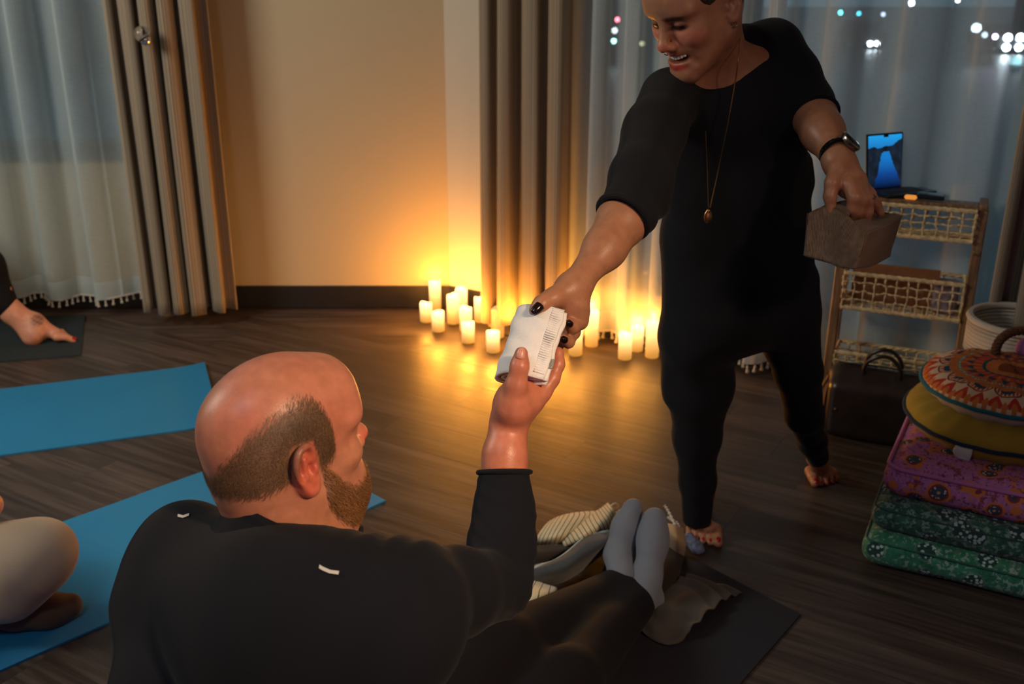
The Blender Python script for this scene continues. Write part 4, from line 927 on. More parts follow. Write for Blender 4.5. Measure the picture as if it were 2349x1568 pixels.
Bf.chain([ank + np.array([-.03, 0, .1]), (-2.35, 3.9, .50), (-2.75, 3.75, .2)], [.03, .04, .05], .04); Bf.cap(hf + [0, 0, .16], hf + [0, 0, .55], .12, .14, .05); Bf.cap(hf + [0, 0, .5], hf + [0, 0, .68], .06, .055, .04)
HF = Head(hf + [0.02, 0, .82], frame((.8, -.4, 0), (-.4, -.9, 0)), 1.); add_head(Bf, HF)
Bf.chain([hf + [.02, -.18, .55], hf + [.25, -.2, .4], (-2.4, 3.85, .52)], [.045, .036, .03], .03); Bf.chain([hf + [.02, .18, .55], hf + [.25, .2, .4], (-2.4, 3.95, .52)], [.045, .036, .03], .03)
V1, F1 = fine(Bf, .0045, 1)
tat = lerp(ank, bl, .62)
def fcol(V):
    c = np.tile(sk(208, 146, 118), (len(V), 1)); d = np.linalg.norm((V - tat - np.array([0, -.02, .03])), axis=1); c = blend(c, soft(d - .026, .012) * (.55 + .35 * np.sin(V[:, 0] * 300) * np.sin(V[:, 2] * 400)), sk(52, 48, 54)); return c
link('body', rawmesh('body', V1, F1, col=fcol(V1)), M_skin, fr_p)
for (tp, r_, d_) in tf: nail(tp, r_, d_, (0, -.3, 1), M_nailr, fr_p)
Tf = SDF(); Tf.chain([ank + np.array([-.035, 0, .045]), ank + np.array([-.08, .0, .2]), (-2.35, 3.9, .50), (-2.75, 3.75, .2)], [.062, .068, .085, .12], .05); Tf.ell(hf + [0, 0, .14], (.17, .18, .14), None, .06); Tf.chain([hf + [.1, .1, .14], (-2.5, 4.05, .12), (-2.45, 3.8, .09)], [.11, .08, .07], .05)
Tf.post = lambda X, d: d + .005 * snoise(X * 17, 15); sdfobj('trousers', Tf, .008, M_black, fr_p)
Sg = SDF(); Sg.cap(hf + [0, 0, .2], hf + [0, 0, .53], .15, .16, .05); Sg.cap(hf + [0, -.16, .55], hf + [0, .16, .55], .07, .07, .05); Sg.post = lambda X, d: d + .004 * snoise(X * 20, 3); sdfobj('shirt', Sg, .01, M_grshirt, fr_p)
Hg = SDF(); Hg.ell(HF.w(0, -.018, .045), (.083, .098, .08), HF.M); Hg.ell(HF.w(0, .115, -.03), (.083, .075, .1), HF.M, .01, True); Hg.ell(HF.w(0, .0, -.1), (.1, .11, .075), HF.M, .01, True); sdfobj('hair', Hg, .006, M_hairw, fr_p)

# ============================================================ THINGS
# ---- wax candles
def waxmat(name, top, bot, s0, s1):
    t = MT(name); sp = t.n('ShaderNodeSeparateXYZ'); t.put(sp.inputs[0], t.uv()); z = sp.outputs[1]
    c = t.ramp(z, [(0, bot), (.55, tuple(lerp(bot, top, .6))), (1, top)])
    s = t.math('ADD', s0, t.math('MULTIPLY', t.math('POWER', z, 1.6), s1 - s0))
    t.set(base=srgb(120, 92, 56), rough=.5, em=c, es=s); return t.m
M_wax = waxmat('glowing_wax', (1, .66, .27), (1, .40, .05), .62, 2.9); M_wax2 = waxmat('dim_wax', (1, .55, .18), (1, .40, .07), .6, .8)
M_flame = emit('candle_flame', (1, .62, .22), 9)
CAND = [(999, 641, 714, 'tall candle at the back left, the one against the black baseboard'), (978, 690, 741, 'short candle farthest to the left'), (1005.5, 710, 763, 'short candle in front of the tall back-left one'),
        (1040, 671, 745, 'tall candle third from the left group, before the rearmost pale one'), (1059, 656, 728, 'candle behind the tall one, near the wall corner'), (1069, 700, 762, 'candle half hidden behind the short front one, under the wall corner'),
        (1074, 735, 789, 'short candle in front, below the wall corner'), (1102, 678, 741, 'medium candle standing alone left of the curtain foot'), (1134, 670, 752, 'tall candle at the left edge of the glowing curtain'),
        (1142, 702, 777, 'dimmer amber candle in front of the tall one at the curtain edge'), (1131, 755, 811, 'short candle left of the towel, nearest the camera there'), (1196, 703, 757, 'candle directly behind the top of the towel'),
        (1232, 695, 752, 'candle mostly hidden behind the thumb holding the towel'), (1190, 733, 790, 'candle hidden behind the left edge of the towel'), (1308, 748, 797, 'candle half hidden behind the wider one right of the towel'),
        (1320, 737, 818, 'tall candle just right of the two hands'), (1356.5, 707, 797, 'tallest candle right of the hands, before the tassels'), (1433, 758, 827, 'short candle in front of the pair beside the black jumpsuit'),
        (1459.5, 741, 808, 'medium candle between the short one and the tall one by the jumpsuit'), (1495, 730, 823, 'tall candle touching the outline of the black jumpsuit'), (1268, 762, 815, 'candle behind the towel under the fingertips')]
rc = random.Random(4)
for px, yt, yb, lab in CAND:
    b = Fl(px, yb - 1.5); b = b + np.array([0, .02, 0]); b[2] = 0; p0 = proj(b); b[0] += (px - p0[0]) / FPX * p0[2]
    lo_, hi_ = .04, .4
    for _ in range(30):
        m = (lo_ + hi_) / 2
        if proj(b + np.array([0, .02, m]))[1] > yt + 1: lo_ = m
        else: hi_ = m
    h = m; R = .0275; c = empty('pillar_candle', b, 'glowing cream ' + lab, 'candle', 'lit candles on the floor'); n = 28; a1, a2 = rc.random() * 6, rc.random() * 6
    rings = [(R * .96, 0), (R, .003), (R, h * .5), (R, h - .012), (R * .99, h - .004), (R * .93, h), (R * .84, h - .002), (R * .72, h - .010), (R * .35, h - .013), (.0008, h - .0135)]
    V = []; U = []
    for j, (r, z) in enumerate(rings):
        for k in range(n):
            w = 2 * math.pi * k / n; e = (.0028 * math.sin(w * 2 + a1) + .0016 * math.sin(3 * w + a2)) if 3 <= j <= 7 else 0
            V.append(b + np.array([r * math.cos(w), r * math.sin(w), z + e])); U.append((k / n, min(1, z / h)))
    F = [(j * n + k, j * n + (k + 1) % n, (j + 1) * n + (k + 1) % n, (j + 1) * n + k) for j in range(len(rings) - 1) for k in range(n)] + [tuple(range(n - 1, -1, -1)), tuple(range(9 * n, 10 * n))]
    dim = 'dimmer' in lab
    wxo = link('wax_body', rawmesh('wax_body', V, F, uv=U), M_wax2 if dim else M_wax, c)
    if not dim:
        MB().lathe(b + np.array([0, 0, h - .013]), [(.0006, 0), (.0028, .004), (.0032, .008), (.0016, .014), (.0003, .018)], 8).build('flame', M_flame, wxo)
        l = bpy.data.lights.new('candle_glow', 'POINT'); wd_ = min(abs(BY - b[1]), abs((b[:2] - C0) @ NR)); l.energy = 5.4 * min(1, max(.15, (wd_ / .42) ** 1.3)); l.color = (1, .365, .04); l.shadow_soft_size = .02
        o = bpy.data.objects.new('candle_glow', l); COL.objects.link(o); o.parent = c; o.location = (0, 0, h + .022)

# ---- yoga mats
def matmat(name, c, rib=260., rough=.75):
    t = MT(name); o = t.obj(); w = t.n('ShaderNodeTexWave', wave_type='BANDS', bands_direction='X', wave_profile='SIN'); t.put(w.inputs[0], t.uv()); w.inputs['Scale'].default_value = rib
    nz = t.noise(o, 4, 3); nf = t.noise(o, 300, 2); lo = tuple(x * .82 for x in c[:3])
    t.set(base=t.mix(t.math('MULTIPLY', w.outputs[0], .35), t.mix(nz, lo, c), lo), rough=rough, spec=.35); t.bump(t.math('ADD', w.outputs[0], t.math('MULTIPLY', nf, .5)), .0015, .6); return t.m
M_blue = matmat('blue_mat_foam', srgb(38, 142, 200)); M_dkmat = matmat('charcoal_mat_foam', srgb(42, 42, 52)); M_teal = matmat('slate_green_mat_foam', srgb(44, 56, 60))
def yogamat(corners, mat, label, th=.005, curl=None, z=0.0):
    """corners a,b,c,d on the floor: a-b is one long edge, d-c the other"""
    a, b, c, d = [np.array([q[0], q[1], 0.]) for q in corners]; n1, n2 = 48, 18; G = np.zeros((n1 + 1, n2 + 1, 3)); L = np.linalg.norm(b - a)
    for i in range(n1 + 1):
        for j in range(n2 + 1):
            s, t_ = i / n1, j / n2; p = lerp(lerp(a, b, s), lerp(d, c, s), t_); zz = z + th / 2 + .0007 * math.sin(s * 17 + t_ * 4) ** 2
            if curl is not None:
                e = L * ((1 - s) if curl[0] == 1 else s); zz += curl[1] * max(0, 1 - e / curl[2]) ** 2
            p[2] = zz; G[i, j] = p
    N = np.array([0, 0, 1.]); V = np.concatenate([(G + N * th / 2).reshape(-1, 3), (G - N * th / 2).reshape(-1, 3)]); I = np.arange((n1 + 1) * (n2 + 1)).reshape(n1 + 1, n2 + 1); m = I.size
    q = np.stack([I[:-1, :-1], I[1:, :-1], I[1:, 1:], I[:-1, 1:]], -1).reshape(-1, 4)
    nz = np.cross(b - a, d - a)[2]
    F = [tuple(x) for x in q] + [tuple(x[::-1] + m) for x in q]; edge = list(I[:, 0]) + list(I[-1, 1:]) + list(I[::-1, -1][1:]) + list(I[0, ::-1][1:-1])
    F += [(edge[k], edge[k] + m, edge[(k + 1) % len(edge)] + m, edge[(k + 1) % len(edge)]) for k in range(len(edge))]
    W = np.linalg.norm(d - a); UV = np.stack(np.meshgrid(np.linspace(0, 1, n1 + 1) * L / 1.8, np.linspace(0, 1, n2 + 1) * W, indexing='ij'), -1).reshape(-1, 2)
    o = link('yoga_mat', rawmesh('yoga_mat', V, F, uv=np.concatenate([UV, UV]), smooth=False), mat); return tag(o, label, 'yoga mat')
def mat4(pa, pb, pc, wid, ln, **k):
    """right end corners at floor points pa (far), pb (near); runs away from them by ln, along the direction towards pc"""
    a = pa[:2]; b = pb[:2]; e = b - a; e /= np.linalg.norm(e); d = np.array(pc[:2]) - b; d = d - e * (d @ e) * k.pop('sq', 0.); d /= np.linalg.norm(d)
    return [a + d * ln, a, b, b + d * ln]
mb1 = Fl(470, 838); mb2 = Fl(506, 976)
def longmat(far, near, dirp, ln): d = np.array(dirp[:2]) - near[:2]; d /= np.linalg.norm(d); return [near[:2] + d * ln, near[:2], far[:2], far[:2] + d * ln]
yogamat(longmat(mb1, mb2, Fl(0, 1047), 1.83), M_blue, 'bright blue yoga mat with lifted corner, lying behind the bald head', curl=(1, .010, .12))
m2r = Fl(885, 1151); m2f = Fl(642, 1020)
yogamat(longmat(m2f, m2r, Fl(0, 1541), 1.75), M_blue, 'blue yoga mat nearest the camera, under the cross-legged person')
tl1 = Fl(195, 723); tl2 = Fl(186, 816)
yogamat(longmat(tl1, tl2, Fl(0, 831), 1.6), M_teal, 'dark slate yoga mat under the bare foot at far left')
dk1 = Fl(1560, 1268); dk2 = Fl(1836, 1412); dkd = Fl(1690, 1600)
yogamat(longmat(dk1, dk2, Fl(1700, 1568), 1.55), M_dkmat, 'charcoal yoga mat under the bald man, its corner at bottom right')

# ---- folded white towel handed over
M_towel = fabric('white_terry', srgb(238, 238, 236), 1000, .95, .06, .8, .3, 60)
tr_ = empty('towel', P(1215, 800, 1.54), 'folded white towel held between the two hands', 'towel')
ta, tb2 = P(1243, 712, 1.575), P(1194, 868, 1.515)                     # far end, near end of the roll's axis
ax_ = tb2 - ta; ln_ = np.linalg.norm(ax_); ax_ /= ln_; wv = P(1290, 774, 1.520) - P(1165, 790, 1.567); wv -= ax_ * (wv @ ax_); wv /= np.linalg.norm(wv); nv = np.cross(ax_, wv)
if nv @ (_C - ta) < 0: nv = -nv
def towel_layer(pts, th, name, w0=0., w1=1., jit=0.):
    """cross-section path (along width, along thickness), swept along the axis"""
    c = catmull(np.array([(x, y, 0) for x, y in pts]), 6)[:, :2]; m = 26; G = np.zeros((len(c), m, 3))
    for j in range(m):
        s = w0 + (w1 - w0) * j / (m - 1)
        for i, (x, y) in enumerate(c):
            wob = .0012 * math.sin(i * .5 + j * .9 + jit); G[i, j] = ta + ax_ * ln_ * (s + .012 * math.sin(i * .35 + jit)) + wv * (x * (1 + .04 * math.sin(j * .4))) + nv * (y + wob)
    return patch(name, G, M_towel, tr_, 1, th)
W2 = .0425
towel_layer([(W2 * .92, -.004), (W2 * .3, .0135), (-W2 * .45, .0155), (-W2 * .93, .008), (-W2 * 1.02, -.004), (-W2 * .8, -.013), (0, -.016), (W2 * .9, -.014)], .0045, 'outer_fold')
towel_layer([(W2 * 1.0, -.009), (W2 * .4, .0075), (-W2 * .4, .0095), (-W2 * .78, .001), (-W2 * .5, -.008), (W2 * .8, -.0085)], .004, 'inner_fold', .015, .985, 1.)
towel_layer([(W2 * .95, -.002), (W2 * .35, .003), (-W2 * .3, .004), (-W2 * .55, -.0005), (-W2 * .2, -.004), (W2 * .7, -.0045)], .0035, 'inner_fold', .03, .97, 2.)
mbx = MB()
for i in range(30):
    s = .03 + i / 30 * .94; mbx.tube([ta + ax_ * ln_ * s + wv * W2 * .62 + nv * .0095, ta + ax_ * ln_ * s + wv * W2 * .78 + nv * .0045, ta + ax_ * ln_ * s + wv * W2 * .93 - nv * .001], .0013, 6)
o = mbx.build('ribbed_border', M_towel, tr_); o['kind'] = 'stuff'
M_tagw = plain('printed_tag', srgb(150, 152, 140), .6, var=.45, nscale=700)
MB().box(ta + ax_ * ln_ * .78 + wv * W2 * 1.03 - nv * .004, (.0085, .004, .0012), np.stack([ax_, wv, nv], 1)).build('care_tag', M_tagw, tr_)

# ---- woven pouch hanging from the left hand
def wovenmat(name, c1, c2, s=260.):
    t = MT(name); u = t.uv(); a = t.n('ShaderNodeTexWave', bands_direction='X'); t.put(a.inputs[0], u); a.inputs['Scale'].default_value = s / 10; a.inputs['Distortion'].default_value = .4
    b = t.n('ShaderNodeTexWave', bands_direction='Y'); t.put(b.inputs[0], u); b.inputs['Scale'].default_value = s / 7; b.inputs['Distortion'].default_value = .4
    h = t.math('MULTIPLY', a.outputs[0], b.outputs[0]); nz = t.noise(t.obj(), 90, 3); f = t.math('ADD', t.math('MULTIPLY', h, .8), t.math('MULTIPLY', nz, .4))
    t.set(base=t.ramp(f, [(.2, c1), (.75, c2)]), rough=.85, spec=.2); t.bump(h, .004, .9); return t.m
M_pouch = wovenmat('coarse_brown_weave', srgb(100, 82, 68), srgb(232, 208, 178), 150.); M_pouchi = fabric('pouch_side_cloth', srgb(112, 92, 74), 400, .9); M_grey = plain('dark_lining', srgb(34, 36, 36), .8)
bg = empty('pouch', P(1955, 540, 1.86), 'coarse brown woven pouch hanging from the left hand', 'pouch')
dF, dN = 1.90, 1.80
A0, A1, A2 = P(1854, 490, 1.86), P(1905, 476, 1.85), P(1988, 532, 1.80); B0, B1, B2 = P(1846, 586, 1.88), P(1895, 600, 1.86), P(1957, 616, 1.81)
R1, R2 = P(2068, 494, 1.90), P(2040, 588, 1.91); D0 = P(1935, 470, 1.99)
mid = lambda a, b, t_=.5, o=(0, 0, 0): lerp(a, b, t_) + np.array(o)
patch('front_panel', [[A0, mid(A0, B0, .5, (-.002, -.004, 0)), B0], [A1, mid(A1, B1, .5, (0, -.008, 0)), B1], [mid(A1, A2, .55, (0, -.006, .004)), mid(mid(A1, A2), mid(B1, B2), .5, (0, -.010, 0)), mid(B1, B2, .55, (0, 0, -.004))], [A2, mid(A2, B2, .5, (.002, -.003, 0)), B2]], M_pouch, bg, 8, .004, .0015, 3)
patch('side_panel', [[A2, mid(A2, B2), B2], [mid(A2, R1, .5, (0, 0, -.003)), mid(mid(A2, R1), mid(B2, R2), .5, (.004, -.006, 0)), mid(B2, R2, .5, (0, 0, -.006))], [R1, mid(R1, R2, .5, (-.004, 0, 0)), R2]], M_pouchi, bg, 8, .004, .0015, 4)
patch('back_panel', [[A0, mid(A0, B0), B0], [D0, mid(D0, R2, .5), mid(B0, R2, .5, (0, .06, 0))], [R1, mid(R1, R2), R2]], M_pouchi, bg, 8, .004, .001, 5)
patch('bottom_panel', [[B0, B1, B2], [mid(B0, R2, .3, (0, .05, 0)), mid(B1, R2, .4, (0, .02, -.004)), mid(B2, R2, .5, (0, 0, -.003))], [mid(B0, R2, .5, (0, .06, 0)), mid(B1, R2, .7, (0, .03, 0)), R2]], M_pouchi, bg, 6, .003)
patch('top_flap', [[A0 + [0, 0, -.001], mid(A0, A1, .5, (0, 0, .004)), A1 + [0, -.002, 0], mid(A1, A2, .55, (0, -.007, .004))], [mid(A0, P(1962, 459, 1.86), .5, (0, 0, .010)), P(1910, 470, 1.86), P(1935, 480, 1.84), P(1948, 495, 1.835)], [P(1905, 470, 1.9), P(1932, 462, 1.88), P(1960, 459, 1.86), P(1958, 478, 1.85)]], M_pouch, bg, 8, .003, .001, 7)
patch('top_panel', [[mid(A1, A2, .6, (0, -.004, .002)), mid(A1, A2, .8), A2], [P(1985, 500, 1.86), P(2000, 510, 1.86), mid(A2, R1, .5, (0, 0, -.003))], [P(2005, 488, 1.93), P(2035, 490, 1.93), R1]], M_pouchi, bg, 8, .003, .001, 8)
patch('lining', [[P(1880, 490, 1.90), P(1905, 505, 1.88), P(1950, 530, 1.86)], [P(1930, 482, 1.93), P(1960, 500, 1.9), P(1990, 515, 1.88)], [P(1960, 478, 1.97), P(1990, 490, 1.95), P(2030, 500, 1.92)]], M_grey, bg, 6, .002)

# ---- ladder shelf with wicker baskets
def woodmat(name, c1, c2, rough=.5, sc=(3, 3, 40)):
    t = MT(name); g = t.noise(t.mapv(t.obj(), sc), 3, 4); t.set(base=t.ramp(g, [(.3, c1), (.7, c2)]), rough=rough); t.bump(g, .001, .3); return t.m
M_swood = woodmat('shelf_wood', srgb(104, 76, 52), srgb(156, 120, 82), .5, (30, 30, 3))
SO = Fl(1886, 948)[:2]; su = np.array([math.cos(math.radians(-24)), math.sin(math.radians(-24))]); sn = np.array([-su[1], su[0]])       # along the front, towards the wall
SW, SD = .405, .15
def sp(a, b, z): p = SO + su * a + sn * b; return np.array([p[0], p[1], z])
sh = empty('ladder_shelf', sp(SW / 2, SD / 2, 0), 'wooden ladder shelf holding wicker trays before the blue sheer curtain', 'shelf')
MS = np.array([[su[0], sn[0], 0], [su[1], sn[1], 0], [0, 0, 1.]])
def beam(a, b, w, t_, name, mat=None, par=None):
    a = np.asarray(a); b = np.asarray(b); d = b - a; L = np.linalg.norm(d); d = d / L; x = np.cross(d, MS[:, 1] if abs(d @ MS[:, 1]) < .9 else np.array([0, 0, 1.])); x /= np.linalg.norm(x); y = np.cross(d, x)
    return MB().box((a + b) / 2, (w / 2, t_ / 2, L / 2), np.stack([x, y, d], 1), .12).build(name, mat or M_swood, sh if par is None else par)
HT = .757
for a in (0, SW):
    beam(sp(a, -.0, 0), sp(a, .045, HT), .030, .022, 'leg'); beam(sp(a, SD, 0), sp(a, SD - .005, HT), .026, .022, 'leg')
    for z in (.13, .37, .62): beam(sp(a, .02, z), sp(a, SD - .01, z), .022, .016, 'side_rail')
    beam(sp(a, .03, HT + .006), sp(a, SD, HT + .006), .026, .020, 'side_rail')
for z in (.15, .40, .64): beam(sp(0, SD - .01, z), sp(SW, SD - .01, z), .02, .014, 'back_rail')
MB().box(sp(SW / 2, SD / 2 + .015, HT - .004), (SW / 2 - .012, SD / 2 - .02, .006), MS).build('top_board', M_swood, sh)
beam(sp(0, .045, HT), sp(SW, .045, HT), .02, .018, 'front_rail')
M_wick = plain('straw_wicker', srgb(224, 200, 152), .7, var=.3, nscale=60, bump=.002)
def wicker(z0, z1, y0, y1, label, nv, nh, grp='woven trays of the ladder shelf'):
    b = empty('wicker_tray', sp(SW / 2, SD / 2, z0), label, 'tray', grp); r = random.Random(int(z0 * 1000)); x0, x1 = .018, SW - .018
    def wav(p, q, name, rr_=.0026, n=14, par=b, amp=.0035):
        pts = []
        for i in range(n + 1):
            p_ = lerp(p, q, i / n); pts.append(p_ + np.array([r.uniform(-1, 1) * amp, r.uniform(-1, 1) * amp * .6, r.uniform(-1, 1) * amp]))
        pts[0] = np.asarray(p); pts[-1] = np.asarray(q); c = catmull(pts, 3); MBw.tube(c, [rr_ * (1 + .5 * math.sin(k * 1.7)) for k in range(len(c))], 6)
    walls = [((x0, y0), (x1, y0), nv), ((x0, y1), (x1, y1), nv), ((x0, y0), (x0, y1), 7), ((x1, y0), (x1, y1), 7)]
    for wi, (p, q, n) in enumerate(walls):
        MBw = MB()
        for k in range(n + 1):
            a = lerp(p, q, k / n); wav(sp(a[0], a[1], z0), sp(a[0], a[1], z1), 'v', .0028, 6)
        for k in range(1, nh):
            z = z0 + (z1 - z0) * k / nh; wav(sp(*p, z), sp(*q, z), 'h', .0026, n * 2)
        o = MBw.build('wicker_side', M_wick, b); 
    MBw = MB()
    for k in range(9):
        y = lerp(y0, y1, k / 8); wav(sp(x0, float(y), z0), sp(x1, float(y), z0), 'b', .0026, 10)
    for k in range(11):
        x = float(lerp(x0, x1, k / 10)); wav(sp(x, y0, z0), sp(x, y1, z0), 'b', .0026, 6)
    MBw.build('wicker_base', M_wick, b)
    for zz in (z0, z1):
        MBw = MB()
        for ph in range(3):                                              # three strands plaited along the rim
            loop = []
            for (p, q, n) in [((x0, y0), (x1, y0), 24), ((x1, y0), (x1, y1), 16), ((x1, y1), (x0, y1), 24), ((x0, y1), (x0, y0), 16)]:
                for k in range(n):
                    a = lerp(p, q, k / n); w = len(loop) * 1.25 + ph * 2.09; loop.append(sp(a[0], a[1] + .0042 * math.cos(w), zz + .0042 * math.sin(w)))
            MBw.tube(loop, .0042, 6, closed=True)
        MBw.build('plaited_rim', M_wick, b)
    return b
wicker(.655, .752, .018, SD - .03, 'straw wicker tray highest on the shelf, directly under the laptop', 10, 4)
wicker(.395, .515, .008, SD - .03, 'straw wicker tray in the middle of the shelf holding a brown folder', 11, 4)
wicker(.125, .235, .004, SD - .03, 'straw wicker tray lowest on the shelf, behind the leather bag', 10, 4)
M_card = plain('brown_card', srgb(150, 102, 66), .7); M_paper = plain('pale_print', srgb(150, 140, 150), .6, var=.4, nscale=25)
o = MB().box(sp(.175, .06, .475), (.135, .004, .072), MS @ np.array([[1, 0, 0], [0, .98, -.2], [0, .2, .98]])).build('folder', M_card, None, False); tag(o, 'brown card folder standing in the middle wicker tray', 'folder')
o = MB().box(sp(.335, .07, .455), (.040, .028, .055), MS).build('booklet', M_paper, None, False); tag(o, 'pale patterned booklet at the right end of the middle tray', 'booklet')
# laptop
la = math.radians(24); hz = HT + .012; LP = P(1986, 441, 3.04); e2 = P(2088, 431, 3.09); hx_ = e2 - LP; hx_[2] = 0; Lw = .205
hx_ = np.array([math.cos(la), math.sin(la), 0]); hn = np.array([math.sin(la), -math.cos(la), 0]); LP = Fl(1986, 441, hz)
Lw = (2088 - 1986) / FPX * 3.1 / math.cos(la) * 1.02
lp = empty('laptop', LP, 'open laptop showing a blue seascape screen on top of the shelf', 'laptop'); M_alu = plain('dark_grey_aluminium', srgb(52, 56, 62), .35, .7)
bd = .105; lbo = MB().box(LP + hx_ * (Lw / 2 + .025) + hn * bd / 2 + [0, 0, .004], (Lw / 2 + .028, bd / 2, .0045), np.stack([hx_, -hn, [0, 0, 1]], 1), .3).build('base', M_alu, lp)
MB().box(LP + hx_ * (Lw / 2 + .02) + hn * bd * .5 + [0, 0, .0088], (Lw / 2, bd * .33, .0006), np.stack([hx_, -hn, [0, 0, 1]], 1), .3).build('keyboard', M_grey, lbo)
top_l = P(1966, 306, 3.06); upv = np.array([-.10 * hx_[0] - .05 * hn[0], -.10 * hx_[1] - .05 * hn[1], 1.]); upv = upv - hx_ * 0
upv /= np.linalg.norm(upv); Lh = .187; nrm_ = np.cross(hx_, upv); nrm_ /= np.linalg.norm(nrm_)
if nrm_ @ hn < 0: nrm_ = -nrm_
Ms = np.stack([hx_, -nrm_, upv], 1)
lio = MB().box(LP + hx_ * Lw / 2 + upv * (Lh / 2 + .004), (Lw / 2, .003, Lh / 2), Ms, .2).build('lid', M_alu, lp)
t = MT('screen_image'); sep = t.n('ShaderNodeSeparateXYZ'); t.put(sep.inputs[0], t.uv()); u_, v_ = sep.outputs[0], sep.outputs[1]
nzs = t.noise(t.mapv(t.uv(), (3, 3, 1)), 1.6, 4)
vv = t.math('ADD', v_, t.math('MULTIPLY', t.math('SUBTRACT', nzs, .5), .16)); uu = t.math('ADD', u_, t.math('MULTIPLY', t.math('SUBTRACT', nzs, .5), .22))
sky = t.math('GREATER_THAN', vv, .79)
sl = t.math('GREATER_THAN', t.math('ADD', vv, t.math('MULTIPLY', uu, -.12)), .70); sky = t.math('GREATER_THAN', vv, t.math('ADD', .77, t.math('MULTIPLY', t.math('MAXIMUM', t.math('SUBTRACT', u_, .6), 0.), .38)))
cone = t.math('LESS_THAN', t.math('ABSOLUTE', t.math('SUBTRACT', uu, t.math('SUBTRACT', .60, t.math('MULTIPLY', v_, .12)))), t.math('SUBTRACT', .42, t.math('MULTIPLY', v_, .46)))
wat = t.math('MULTIPLY', cone, t.math('LESS_THAN', v_, .69))
bl = t.ramp(v_, [(0, srgb(4, 14, 40)), (.25, srgb(10, 60, 130)), (.55, srgb(20, 110, 185)), (.8, srgb(25, 120, 190)), (1, srgb(30, 150, 220))])
dkc = t.ramp(nzs, [(.3, srgb(12, 16, 22)), (.7, srgb(24, 40, 58))]); img = t.mix(t.math('MAXIMUM', sky, wat), dkc, bl)
t.set(base=(0, 0, 0, 1), rough=.3, em=img, es=1.1); M_scr = t.m
q0 = LP + nrm_ * .0034 + upv * .004; e_ = .006
V = [q0 + hx_ * e_ + upv * e_, q0 + hx_ * (Lw - e_) + upv * e_, q0 + hx_ * (Lw - e_) + upv * (Lh - e_), q0 + hx_ * e_ + upv * (Lh - e_)]; V += [v - nrm_ * .0006 for v in V]
link('screen', rawmesh('screen', V, [(0, 1, 2, 3), (7, 6, 5, 4), (0, 4, 5, 1), (1, 5, 6, 2), (2, 6, 7, 3), (3, 7, 4, 0)], uv=[(0, 0), (1, 0), (1, 1), (0, 1)] * 2, smooth=False), M_scr, lio)
MB().box(q0 + hx_ * Lw * .52 + upv * (Lh - .009), (.010, .0012, .004), Ms).build('camera_notch', M_grey, lio)
sp_ = Fl(2135, 450, hz + .01); o = empty('phone', sp_, 'flat dark phone lying by the laptop at the shelf top', 'phone')
MB().box(sp_, (.042, .032, .006), MS, .3).build('case', M_alu, o); MB().box(sp_ + [0, 0, .0064], (.038, .028, .0008), MS, .3).build('screen', M_glassb, o)
og = Fl(2089, 452, hz + .008); M_or = emit('orange_plastic_added_glow', (1, .36, .06), .75); o = MB().box(og, (.019, .007, .007), MS, .35).build('small_orange_box', M_or, None); tag(o, 'small orange object with added glow on the front edge of the shelf top', 'light')  # small orange object, no lamp; its brightness is put in as glow

# ---- leather bag in front of the shelf
M_leath = plain('dark_brown_leather', srgb(40, 32, 30), .35, var=.25, nscale=18, bump=.002, spec=.6); M_tan = plain('tan_leather', srgb(128, 84, 50), .45, var=.2, bump=.001)
bc = sp(.195, -.115, 0); lb = empty('leather_bag', bc, 'dark leather carry bag with tan side standing below the wicker shelf', 'bag')
Sg = SDF(); Mb = MS
Sg.box(bc + [0, 0, .105], (.170, .085, .100), Mb, .03, .01); Sg.cap(sp(.06, -.115, .208), sp(.33, -.115, .20), .034, .030, .05)
Sg.post = lambda X, d: d + .006 * snoise(X * 17, 21) + .0012 * snoise(X * 70, 22)
lbb = sdfobj('body', Sg, .005, M_leath, lb)
MB().tube([sp(.055, -.115, .244), sp(.19, -.118, .249), sp(.34, -.115, .238)], .0035, 6).build('zip', M_steel, lbb)
for yo in (-.150, -.085):
    MB().tube(catmull([sp(.125, yo, .215), sp(.130, yo, .262), sp(.165, yo - .003, .293), (sp(.205, yo, .292)), sp(.235, yo, .258), sp(.240, yo, .21)], 6), .0065, 8).build('handle', M_leath, lb)
patch('side_gusset', [[sp(.022, -.19, .03), sp(.018, -.12, .03), sp(.022, -.05, .03)], [sp(.018, -.17, .13), sp(.012, -.12, .13), sp(.018, -.06, .13)], [sp(.03, -.14, .215), sp(.022, -.12, .22), sp(.03, -.09, .215)]], M_tan, lb, 5, .004)
MB().tube(catmull([sp(.02, -.14, .20), sp(-.01, -.16, .12), sp(-.012, -.175, .04), sp(.02, -.185, .015)], 6), .006, 8).build('strap', M_tan, lb)
MB().tube([sp(-.008, -.165, .115) + np.array([.009 * math.cos(a), 0, .009 * math.sin(a)]) for a in np.linspace(0, 6.28, 12, endpoint=False)], .0022, 6, closed=True).build('strap_ring', M_steel, lb)
for x in (.06, .33): MB().lathe(sp(x, -.203, .11), [(.001, -.002), (.007, -.001), (.006, .002), (.001, .003)], 10, np.array([[1, 0, 0], [0, 0, -1], [0, 1, 0.]])).build('stud', M_steel, lbb)

